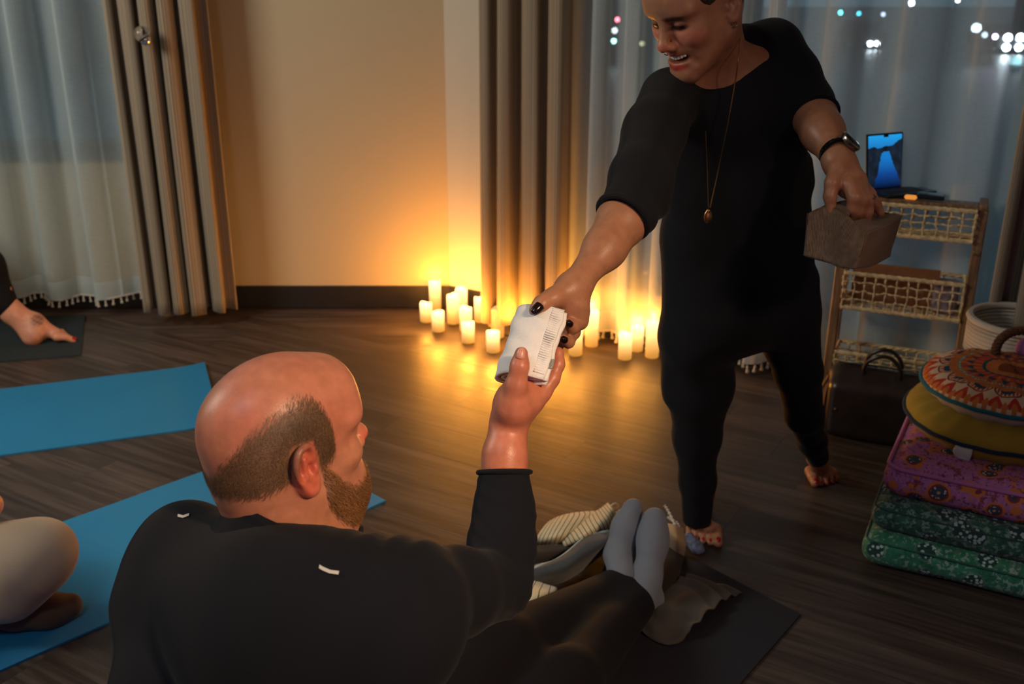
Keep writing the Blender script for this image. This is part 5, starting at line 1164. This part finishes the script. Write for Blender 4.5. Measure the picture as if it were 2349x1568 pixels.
# ---- rope basket with plaited handle
def ropemat(name, c, s=30):
    t = MT(name); o = t.obj(); w = t.n('ShaderNodeTexWave', bands_direction='Z'); t.put(w.inputs[0], o); w.inputs['Scale'].default_value = s; nz = t.noise(o, 120, 3)
    lo = tuple(x * .6 for x in c[:3]); t.set(base=t.mix(t.math('MULTIPLY', w.outputs[0], .6), c, t.mix(nz, lo, c)), rough=.9, spec=.2); t.bump(w.outputs[0], .003, .8); return t.m
M_rope = ropemat('cream_cotton_rope', srgb(196, 188, 176)); M_ropeg = ropemat('grey_cotton_rope', srgb(86, 90, 96))
rb = np.array([1.555, 2.86]); rbs = empty('rope_basket', (rb[0], rb[1], 0), 'cream rope basket with grey band behind the cushion stack', 'basket')
RB, HB = .15, .47
def coil(z0, z1, name, mat, n):
    m = MB(); rr2 = (z1 - z0) / n / 2
    for k in range(n):
        z = z0 + rr2 * (2 * k + 1); R_ = RB * (.9 + .1 * min(1, z / .2)); m.tube([(rb[0] + R_ * math.cos(a), rb[1] + R_ * math.sin(a), z) for a in np.linspace(0, 2 * math.pi, 48, endpoint=False)], rr2 * 1.08, 6, closed=True)
    m.build(name, mat, rbs)
coil(.0, .355, 'lower_coils', M_ropeg, 26); coil(.355, .45, 'upper_coils', M_rope, 8); coil(.45, .472, 'rim', M_rope, 1)
MB().lathe((rb[0], rb[1], .004), [(.001, 0), (RB * .86, 0), (RB * .86, .008), (.001, .008)], 32).build('base', M_ropeg, rbs)
M_brh = ropemat('brown_plaited_cord', srgb(92, 62, 44), 60)
def braid(path, r, name, mat, par):
    c = catmull(path, 14); m = MB(); L = len(c); T = np.gradient(c, axis=0)
    for ph in range(3):
        pts = []
        for i in range(L):
            t_ = T[i] / np.linalg.norm(T[i]); x = np.cross(t_, [0, .3, 1.]); x /= np.linalg.norm(x); y = np.cross(t_, x); w = i * .55 + ph * 2.094; pts.append(c[i] + r * .55 * (math.cos(w) * x + math.sin(w) * y))
        m.tube(pts, r * .62, 7)
    return m.build(name, mat, par)

# ---- floor cushions, a stack of five
def uvxyz(t): return t.n('ShaderNodeSeparateXYZ', {'Vector': t.obj()})
def greenmat(name, dark, mid_, light, seed):
    t = MT(name); o = t.mapv(t.obj(), (1, 1, 1), (seed, seed * .7, 0)); v1 = t.vor(o, 15, out=0, rnd=.9); v2 = t.vor(o, 100, out=0); v3 = t.vor(o, 55, out=0); nz = t.noise(o, 30, 4, .7); nf = t.noise(o, 70, 3, .7)
    dots = t.math('LESS_THAN', v2, .43); blob = t.math('LESS_THAN', t.math('ADD', v1, t.math('MULTIPLY', nf, .14)), .42); flower = t.math('MULTIPLY', dots, blob)
    ring = t.math('MULTIPLY', t.math('GREATER_THAN', v1, .40), t.math('LESS_THAN', v1, .45)); leaf = t.math('MULTIPLY', t.math('GREATER_THAN', v3, .34), t.math('GREATER_THAN', nf, .55))
    c = t.ramp(nz, [(.35, dark), (.65, mid_)]); c = t.mix(t.math('MULTIPLY', blob, .8), c, srgb(26, 38, 48)); c = t.mix(flower, c, light); c = t.mix(t.math('MULTIPLY', ring, .35), c, srgb(120, 120, 110)); c = t.mix(t.math('MULTIPLY', t.math('MULTIPLY', leaf, .45), t.math('SUBTRACT', 1., blob)), c, light)
    t.set(base=c, rough=.85, spec=.25, sheen=.1); t.bump(t.noise(o, 400, 2), .001, .4); return t.m
def pinkmat():
    t = MT('pink_paisley_cotton'); o = t.obj(); nz = t.noise(o, 7, 3, out=1); ad = t.n('ShaderNodeVectorMath', operation='MULTIPLY_ADD'); t.put(ad.inputs[0], nz); ad.inputs[1].default_value = (.05, .05, .05); t.put(ad.inputs[2], o); d = ad.outputs[0]
    v1 = t.vor(d, 17, rnd=1.); v2 = t.vor(o, 120); v3 = t.vor(d, 45); n2 = t.noise(d, 45, 4, .7); n3 = t.noise(t.mapv(o, (1, 1, .15)), 170, 2)
    c = t.mix(n3, srgb(140, 74, 124), srgb(196, 128, 186)); c = t.mix(t.math('GREATER_THAN', n2, .57), c, srgb(134, 64, 74))
    c = t.mix(t.math('MULTIPLY', t.math('LESS_THAN', v3, .30), t.math('GREATER_THAN', n2, .46)), c, srgb(200, 116, 50)); c = t.mix(t.math('GREATER_THAN', t.noise(o, 130, 2), .63), c, srgb(84, 64, 84)); 
    petal = t.math('MULTIPLY', t.math('LESS_THAN', v1, .46), t.math('GREATER_THAN', v1, .36)); c = t.mix(petal, c, srgb(190, 110, 62)); r2 = t.math('MULTIPLY', t.math('LESS_THAN', v1, .36), t.math('GREATER_THAN', v1, .29)); c = t.mix(r2, c, srgb(120, 50, 70))
    r3 = t.math('MULTIPLY', t.math('LESS_THAN', v1, .29), t.math('GREATER_THAN', v1, .20)); c = t.mix(r3, c, t.mix(t.math('LESS_THAN', v2, .35), srgb(60, 66, 74), srgb(205, 195, 185)))
    c = t.mix(t.math('LESS_THAN', v1, .20), c, srgb(60, 70, 92)); c = t.mix(t.math('LESS_THAN', v1, .09), c, srgb(200, 150, 110)); t.set(base=c, rough=.85, spec=.25); t.bump(t.noise(o, 400, 2), .001, .4); return t.m
PC = Fl(2010, 1300)[:2]; du = math.radians(-27); cu = np.array([math.cos(du), math.sin(du)]); cn = np.array([-cu[1], cu[0]]); CS = .56
cst = np.array([PC[0], PC[1]]) + cu * (CS / 2 - .03) + cn * (CS / 2)
def sqcush(cx, cy, z0, h, w, d, rotd, mat, pip, label, seed, sq=.0):
    r = empty('floor_cushion', (cx, cy, z0), label, 'cushion', 'cushions in the stack at right'); a = math.radians(rotd); M_ = np.array([[math.cos(a), -math.sin(a), 0], [math.sin(a), math.cos(a), 0], [0, 0, 1.]])
    S_ = SDF(); S_.box((0, 0, h / 2), (w / 2, d / 2, h / 2), None, h * .42); S_.box((0, 0, h / 2), (w / 2 + .004, d / 2 + .004, h * .2), None, h * .19, .05); S_.ell((0, 0, h / 2), (w * .38, d * .38, h * .60), None, .05)
    S_.post = lambda X, dd: dd + .004 * snoise(X * 12, seed) + .0014 * snoise(X * np.array([40, 40, 90]), seed + 1)
    V, F = march(S_, .007, (-w / 2 - .03, -d / 2 - .03, -.02), (w / 2 + .03, d / 2 + .03, h + .03)); V = smoothv(V, F, 1); V[:, 2] = np.clip(V[:, 2], 0.001, h + .004)
    me = rawmesh('cover', V, F); o = link('cover', me, mat); o.parent = r; o.rotation_euler = (0, 0, a)
    for z, s_ in ((h - .012, 1.),):
        loop = []; n = 64; cr_ = .032; hw, hd_ = w / 2 + .006, d / 2 + .006
        for k in range(n):
            t_ = 2 * math.pi * k / n; q_ = (k * 4 // n); f_ = (k % (n // 4)) / (n / 4); sx = [(1, 1), (-1, 1), (-1, -1), (1, -1)][q_]
            if f_ < .5: a_ = math.pi / 2 * (q_ + f_ * 2); px_, py_ = sx[0] * (hw - cr_) + cr_ * math.cos(a_), sx[1] * (hd_ - cr_) + cr_ * math.sin(a_)
            else:
                nx_ = [(1, 1), (-1, 1), (-1, -1), (1, -1)][(q_ + 1) % 4]; g_ = (f_ - .5) * 2; a_ = math.pi / 2 * (q_ + 1); p0_ = (sx[0] * (hw - cr_) + cr_ * math.cos(a_), sx[1] * (hd_ - cr_) + cr_ * math.sin(a_)); p1_ = (nx_[0] * (hw - cr_) + cr_ * math.cos(a_), nx_[1] * (hd_ - cr_) + cr_ * math.sin(a_)); px_, py_ = p0_[0] * (1 - g_) + p1_[0] * g_, p0_[1] * (1 - g_) + p1_[1] * g_
            loop.append((px_, py_, z + .002 * math.sin(5 * t_ + seed)))
        m = MB().tube(loop, .0055 if pip is M_pkp else .0028, 8, closed=True); me = rawmesh('piping', np.array(m.v), m.f); o = link('piping', me, pip); o.parent = r; o.rotation_euler = (0, 0, a)
    return r
M_g1 = greenmat('teal_green_floral_cotton', srgb(30, 92, 74), srgb(56, 128, 96), srgb(170, 196, 190), 1.3); M_g2 = greenmat('dark_green_floral_cotton', srgb(24, 56, 50), srgb(44, 92, 74), srgb(140, 160, 160), 4.1)
M_gp = fabric('green_piping', srgb(40, 92, 76)); M_gp2 = fabric('dark_green_piping', srgb(34, 62, 58)); M_pk = pinkmat(); M_pkp = fabric('pink_piping', srgb(176, 104, 160))
M_ol = fabric('olive_linen', srgb(150, 124, 44), 500, .9, .15); M_nv = fabric('navy_piping', srgb(26, 44, 62)); M_tl = fabric('teal_piping', srgb(22, 96, 108)); M_crm = fabric('cream_cotton', srgb(176, 160, 138))
r1 = -27
sqcush(cst[0], cst[1], .0, .086, CS, CS, r1, M_g1, M_gp, 'bright green floral square cushion at the bottom of the stack', 1)
sqcush(cst[0] + .012, cst[1] + .02, .087, .076, CS - .02, CS - .02, r1 - 1, M_g2, M_gp2, 'darker green floral square cushion, second from the bottom', 2)
sqcush(cst[0] + .04, cst[1] + .045, .164, .102, CS - .03, CS - .03, r1 - 2, M_pk, M_pkp, 'pink paisley square cushion in the middle of the stack', 3)
def roundcush(cx, cy, z0, h, R_, cov_t, cov_s, pip, label, tilt=0., seed=0):
    r = empty('floor_cushion', (cx, cy, z0), label, 'cushion', 'cushions in the stack at right'); n = 96
    def surf(lo_, hi_, name, mat, up):
        V = []; F = []; K_ = 14
        for j in range(K_ + 1):
            s = j / K_
            for k in range(n):
                w = 2 * math.pi * k / n; q = math.cos(s * math.pi / 2) if True else 0; rr3 = R_ * q ** .55 if up else R_ * q ** .42; hh = h / 2 * math.sin(s * math.pi / 2) ** .9; puck = .004 * math.sin(w * 22 + seed) * (1 - s) * s * 3 + .003 * math.sin(w * 3 + seed)
                rr3 *= 1 + .008 * math.sin(3 * w + seed) ; V.append((rr3 * math.cos(w), rr3 * math.sin(w), h / 2 + (hh + puck) * (1 if up else -1)))
        for j in range(K_):
            for k in range(n): a = (j * n + k, j * n + (k + 1) % n, (j + 1) * n + (k + 1) % n, (j + 1) * n + k); F.append(a if up else a[::-1])
        V = np.array(V); V[:, 2] = np.maximum(V[:, 2], .001); o = link(name, rawmesh(name, V, F), mat); o.parent = r; return o
    surf(0, 1, 'top_cover', cov_t, True); surf(0, 1, 'bottom_cover', cov_s, False)
    m = MB().tube([((R_ + .003) * (1 + .008 * math.sin(3 * w + seed)) * math.cos(w), (R_ + .003) * (1 + .008 * math.sin(3 * w + seed)) * math.sin(w), h / 2 + .003 * math.sin(w * 3 + seed) + .001 * math.sin(19 * w)) for w in np.linspace(0, 2 * math.pi, n, endpoint=False)], .0058, 8, closed=True)
    o = link('piping', rawmesh('piping', np.array(m.v), m.f), pip); o.parent = r; r.rotation_euler = (0, tilt, 0); return r
def mandala():
    t = MT('mandala_print_cotton'); s = uvxyz(t); x, y = s.outputs[0], s.outputs[1]; R_ = .235
    rad = t.math('DIVIDE', t.math('SQRT', t.math('ADD', t.math('MULTIPLY', x, x), t.math('MULTIPLY', y, y))), R_); an = t.math('DIVIDE', t.math('ARCTAN2', y, x), 2 * math.pi)
    def band(a, b): return t.math('MULTIPLY', t.math('GREATER_THAN', rad, a), t.math('LESS_THAN', rad, b))
    def tri(n, ph=0.): return t.math('PINGPONG', t.math('ADD', t.math('MULTIPLY', an, n), ph + 10), .5)          # 0 .. .5
    OR, RD, CR, NV, TL, BR = srgb(178, 104, 50), srgb(168, 52, 38), srgb(196, 170, 142), srgb(34, 62, 76), srgb(40, 120, 120), srgb(110, 52, 30)
    c = t.mix(t.noise(t.obj(), 40, 2), OR, srgb(160, 86, 44))
    c = t.mix(t.math('LESS_THAN', rad, .17), c, BR)
    c = t.mix(band(.30, .34), c, NV); c = t.mix(t.math('MULTIPLY', band(.34, .46), t.math('GREATER_THAN', tri(26), .2)), c, RD)
    c = t.mix(t.math('MULTIPLY', band(.44, .56), t.math('LESS_THAN', tri(20), t.math('MULTIPLY', t.math('SUBTRACT', .56, rad), 3.5))), c, NV)
    c = t.mix(t.math('MULTIPLY', band(.50, .57), t.math('GREATER_THAN', tri(34), .3)), c, RD)
    c = t.mix(band(.57, .60), c, TL); c = t.mix(t.math('MULTIPLY', band(.575, .595), t.math('GREATER_THAN', tri(90), .3)), c, CR)
    c = t.mix(band(.71, 1.2), c, CR)
    f = t.math('MULTIPLY', tri(15), 2.); arc = t.math('ADD', t.math('MULTIPLY', f, f), t.math('POWER', t.math('DIVIDE', t.math('SUBTRACT', rad, .70), .13), 2.))
    up_ = t.math('GREATER_THAN', rad, .70); c = t.mix(t.math('MULTIPLY', up_, t.math('LESS_THAN', arc, .95)), c, BR); c = t.mix(t.math('MULTIPLY', up_, t.math('LESS_THAN', arc, .68)), c, CR); c = t.mix(t.math('MULTIPLY', t.math('MULTIPLY', up_, t.math('LESS_THAN', arc, .62)), t.math('GREATER_THAN', tri(120), .2)), c, RD); c = t.mix(t.math('MULTIPLY', up_, t.math('LESS_THAN', arc, .25)), c, NV)
    zig = t.math('GREATER_THAN', t.math('SUBTRACT', rad, .80), t.math('MULTIPLY', tri(30, .5), .34)); c = t.mix(t.math('MULTIPLY', zig, t.math('GREATER_THAN', rad, .82)), c, RD)
    zg2 = t.math('GREATER_THAN', t.math('SUBTRACT', rad, .88), t.math('MULTIPLY', tri(60), .2)); c = t.mix(t.math('MULTIPLY', zg2, t.math('GREATER_THAN', rad, .9)), c, OR)
    c = t.mix(t.math('MULTIPLY', band(.965, .985), t.math('GREATER_THAN', tri(60), .25)), c, CR)
    t.set(base=c, rough=.85, spec=.25); t.bump(t.noise(t.obj(), 350, 2), .001, .5); return t.m
oc = Fl(2345, 1078, .30)[:2] * 0 + np.array([1.345, 2.50]) 
roundcush(oc[0], oc[1] , .245, .120, .245, M_ol, M_ol, M_nv, 'olive round cushion with navy piping and white tag, second from top', 0, 1.)
roundcush(oc[0] + .03, oc[1] + .03, .336, .098, .230, mandala(), M_crm, M_tl, 'round cushion with orange and red mandala print on top of the stack', 0, 2.)
M_lab = MT('care_label_print'); u2 = M_lab.n('ShaderNodeSeparateXYZ'); M_lab.put(u2.inputs[0], M_lab.uv()); ln1 = M_lab.math('GREATER_THAN', M_lab.math('PINGPONG', M_lab.math('MULTIPLY', u2.outputs[0], 9.), .5), .27)
lt = M_lab.math('GREATER_THAN', M_lab.noise(M_lab.mapv(M_lab.uv(), (10, 60, 1)), 1, 1), .46); reg = M_lab.math('LESS_THAN', u2.outputs[0], .62)
M_lab.set(base=M_lab.mix(M_lab.math('MULTIPLY', M_lab.math('MULTIPLY', M_lab.math('MULTIPLY', ln1, lt), reg), .75), srgb(196, 196, 186), srgb(90, 92, 90)), rough=.6)
best = min(np.linspace(3.3, 4.7, 200), key=lambda w: abs(proj((oc[0] + .25 * math.cos(w), oc[1] + .25 * math.sin(w), .300))[0] - 2213))
def olp(dw, r, z): return np.array([oc[0] + r * math.cos(best + dw), oc[1] + r * math.sin(best + dw), z])
T0 = [olp(d_, .2515, .302) for d_ in (-.085, 0, .085)]; T1 = [olp(d_, .258, .284) for d_ in (-.095, 0, .085)]; T2 = [olp(d_, .252 + q, .264) for d_, q in ((-.05, .0), (.0, .004), (.07, 0))]
cu_ol = [o for o in bpy.data.objects if o.name.startswith('floor_cushion')][3]
lab_o = patch('care_label', [T0, T1, T2], M_lab.m, cu_ol, 6, .0012); lab_o['label'] = 'white printed care label'

# plaited handle on the near side of the rope basket
braid([P(2281, 822, 2.84), P(2289, 788, 2.83), P(2313, 765, 2.83), P(2350, 758, 2.83), P(2388, 766, 2.83), P(2412, 822, 2.84)], .012, 'handle', M_brh, rbs)
pc_ = P(2351, 797, 2.86); S_ = SDF(); S_.ell(pc_, (.028, .022, .03)); S_.post = lambda X, d: d + .004 * snoise(X * 60, 1); o = sdfobj('cloth', S_, .005, fabric('lilac_cloth', srgb(176, 120, 176)), None); tag(o, 'scrap of lilac cloth peeking out at the right edge by the rope basket', 'cloth')

# ---- blankets and cloths around the socked feet
def stripemat(name, base, line, n, w=.16, axis=0, wob=.25):
    t = MT(name); s = t.n('ShaderNodeSeparateXYZ'); t.put(s.inputs[0], t.uv()); nz = t.noise(t.mapv(t.uv(), (3, 3, 1)), 1.5, 2); a = t.math('ADD', t.math('MULTIPLY', s.outputs[axis], float(n)), t.math('MULTIPLY', nz, wob))
    f = t.math('LESS_THAN', t.math('PINGPONG', a, .5), w / 2); fib = t.noise(t.obj(), 700, 2); c = t.mix(f, t.mix(fib, tuple(x * .8 for x in base[:3]), base), line); t.set(base=c, rough=.9, spec=.2, sheen=.2); t.bump(t.math('ADD', fib, f), .0012, .5); return t.m
CRM = srgb(226, 214, 176); BLK = srgb(24, 24, 26)
M_s1 = stripemat('cream_cloth_black_stripes', CRM, BLK, 11); M_s2 = stripemat('cream_cloth_black_stripes_b', CRM, BLK, 15); M_s3 = stripemat('cream_cloth_black_stripes_c', CRM, BLK, 6, .12)
M_dg = fabric('charcoal_wool_blanket', srgb(66, 72, 78), 500, .95, .35, .6, .2); M_dbr = fabric('dark_lining_cloth', srgb(46, 38, 34)); M_edge = fabric('pale_blanket_stitching', srgb(176, 190, 184))
def Z(*l): return [Fl(x, y, z) for x, y, z in l]
sb = empty('striped_blanket', Fl(1310, 1270), 'cream blanket with thin black stripes bunched beside the grey socks', 'blanket')
patch('fold', [Z((1226, 1250, .004), (1232, 1232, .05), (1250, 1206, .055), (1262, 1196, .01)), Z((1248, 1252, .01), (1256, 1232, .07), (1275, 1198, .075), (1285, 1185, .02)), Z((1272, 1255, .012), (1284, 1228, .08), (1308, 1190, .08), (1314, 1178, .02)), Z((1292, 1256, .012), (1318, 1220, .07), (1345, 1185, .07), (1345, 1174, .02)), Z((1312, 1250, .01), (1345, 1215, .05), (1372, 1180, .05), (1378, 1172, .01))], M_s1, sb, 8, .005, .002, 3, .001)
patch('fold', [Z((1305, 1262, .02), (1296, 1250, .06), (1290, 1243, .05), (1284, 1238, .01)), Z((1340, 1250, .03), (1330, 1236, .10), (1320, 1222, .095), (1312, 1212, .03)), Z((1375, 1238, .03), (1362, 1216, .12), (1352, 1198, .11), (1346, 1184, .03)), Z((1402, 1225, .03), (1394, 1200, .12), (1384, 1180, .12), (1376, 1168, .04)), Z((1412, 1196, .03), (1410, 1178, .11), (1402, 1160, .12), (1396, 1153, .08))], M_s2, sb, 8, .005, .002, 4, .001)
patch('fold', [Z((1160, 1412, .002), (1170, 1380, .05), (1188, 1345, .06), (1206, 1322, .02)), Z((1185, 1412, .006), (1200, 1385, .08), (1215, 1350, .08), (1226, 1328, .03)), Z((1215, 1409, .006), (1232, 1385, .085), (1240, 1355, .085), (1248, 1338, .03)), Z((1245, 1400, .004), (1262, 1378, .06), (1270, 1358, .07), (1272, 1346, .02)), Z((1262, 1385, .002), (1272, 1372, .03), (1276, 1360, .04), (1276, 1348, .01))], M_s3, sb, 8, .005, .002, 5, .001)
def fringe(name, pts, mat, par, r=.0028):
    for k, p in enumerate(pts): MB().tube(catmull(p, 6), [r * (1 + .5 * math.sin(i * 2.2)) for i in range((len(p) - 1) * 6 + 1)], 6).build(name, mat, par)
fringe('fringe_tassel', [Z((1392, 1172, .10), (1402, 1160, .12), (1412, 1155, .10), (1418, 1162, .08)), Z((1405, 1180, .10), (1420, 1172, .11), (1431, 1163, .12), (1434, 1153, .13)), Z((1365, 1176, .03), (1378, 1170, .02), (1392, 1174, .012))], M_tass, sb)
db = empty('grey_blanket', Fl(1310, 1300), 'charcoal wool blanket with pale stitched edge under the striped cloth', 'blanket')
patch('fold', [Z((1205, 1345, .004), (1210, 1325, .05), (1214, 1308, .06), (1218, 1298, .03)), Z((1245, 1345, .006), (1255, 1315, .07), (1262, 1295, .085), (1268, 1287, .05)), Z((1290, 1336, .006), (1300, 1300, .09), (1306, 1272, .10), (1310, 1262, .07)), Z((1335, 1310, .006), (1345, 1270, .11), (1346, 1240, .12), (1350, 1230, .09)), Z((1372, 1280, .006), (1385, 1250, .12), (1390, 1230, .13), (1392, 1220, .10)), Z((1400, 1255, .01), (1408, 1240, .10), (1410, 1228, .11), (1412, 1218, .09))], M_dg, db, 8, .008, .004, 6, .001)
ed = Z((1212, 1306, .066), (1240, 1296, .076), (1268, 1288, .066), (1292, 1274, .083), (1312, 1258, .09), (1330, 1242, .10), (1352, 1228, .105), (1390, 1219, .115), (1412, 1219, .10)); MB().tube(catmull(ed, 8), .0042, 6).build('stitched_edge', M_edge, db)
patch('inner_fold', [Z((1212, 1300, .01), (1220, 1275, .05), (1232, 1252, .05)), Z((1250, 1296, .03), (1262, 1270, .06), (1268, 1250, .05)), Z((1290, 1275, .04), (1298, 1262, .06), (1306, 1250, .05)), Z((1312, 1262, .03), (1320, 1254, .05), (1326, 1246, .04))], M_dbr, db, 8, .006, .003, 7, .001)
patch('lower_fold', [Z((1370, 1350, .002), (1390, 1290, .02), (1420, 1230, .02)), Z((1450, 1420, .002), (1475, 1330, .02), (1500, 1230, .03)), Z((1510, 1400, .002), (1530, 1320, .03), (1545, 1255, .03)), Z((1545, 1345, .002), (1560, 1300, .015), (1570, 1275, .004))], M_dbr, db, 8, .008, .004, 8, .001)
tc = empty('tan_cloth', Fl(1550, 1260), 'tan tasselled cloth beside the socks, next to the painted toes', 'cloth'); M_tan2 = fabric('tan_cotton', srgb(176, 152, 120))
patch('cloth', [Z((1528, 1262, .004), (1530, 1225, .08), (1530, 1200, .09)), Z((1550, 1275, .004), (1552, 1235, .09), (1548, 1204, .10)), Z((1568, 1278, .004), (1572, 1245, .06), (1566, 1212, .07))], M_tan2, tc, 8, .004, .003, 9, .001)
fringe('tassel', [Z((1548, 1204, .10), (1540, 1186, .11), (1532, 1170, .12), (1524, 1158, .13)), Z((1558, 1208, .09), (1552, 1198, .10), (1540, 1192, .10), (1533, 1186, .10))], M_tass, tc, .0035)
M_blo = plain('blue_grey_print', srgb(104, 118, 146), .85, var=.5, nscale=120)
S_ = SDF(); S_.chain([Fl(1580, 1238, .03), Fl(1600, 1258, .02), Fl(1612, 1262, .012)], [.018, .014, .008]); S_.post = lambda X, d: np.maximum(d + .006 * snoise(X * 90, 1), -X[:, 2]); o = sdfobj('printed_scarf', S_, .003, M_blo); tag(o, 'crumpled blue-grey printed scarf at the red-nailed toes', 'scarf')
M_gc = fabric('thin_grey_cloth', srgb(74, 71, 70), 500)
gc = patch('thin_cloth', [Z((1460, 1440, .010), (1500, 1390, .02), (1550, 1335, .012), (1578, 1322, .009)), Z((1490, 1462, .010), (1540, 1405, .035), (1590, 1350, .02), (1625, 1336, .009)), Z((1530, 1480, .010), (1570, 1430, .02), (1630, 1370, .022), (1662, 1346, .009)), Z((1560, 1470, .008), (1600, 1430, .034), (1660, 1380, .022), (1702, 1362, .008))], M_gc, None, 14, .002, .002, 11, .0065, ridge=(.012, 5.2)); tag(gc, 'thin grey cloth lying rumpled on the charcoal mat, right of the socks', 'cloth')
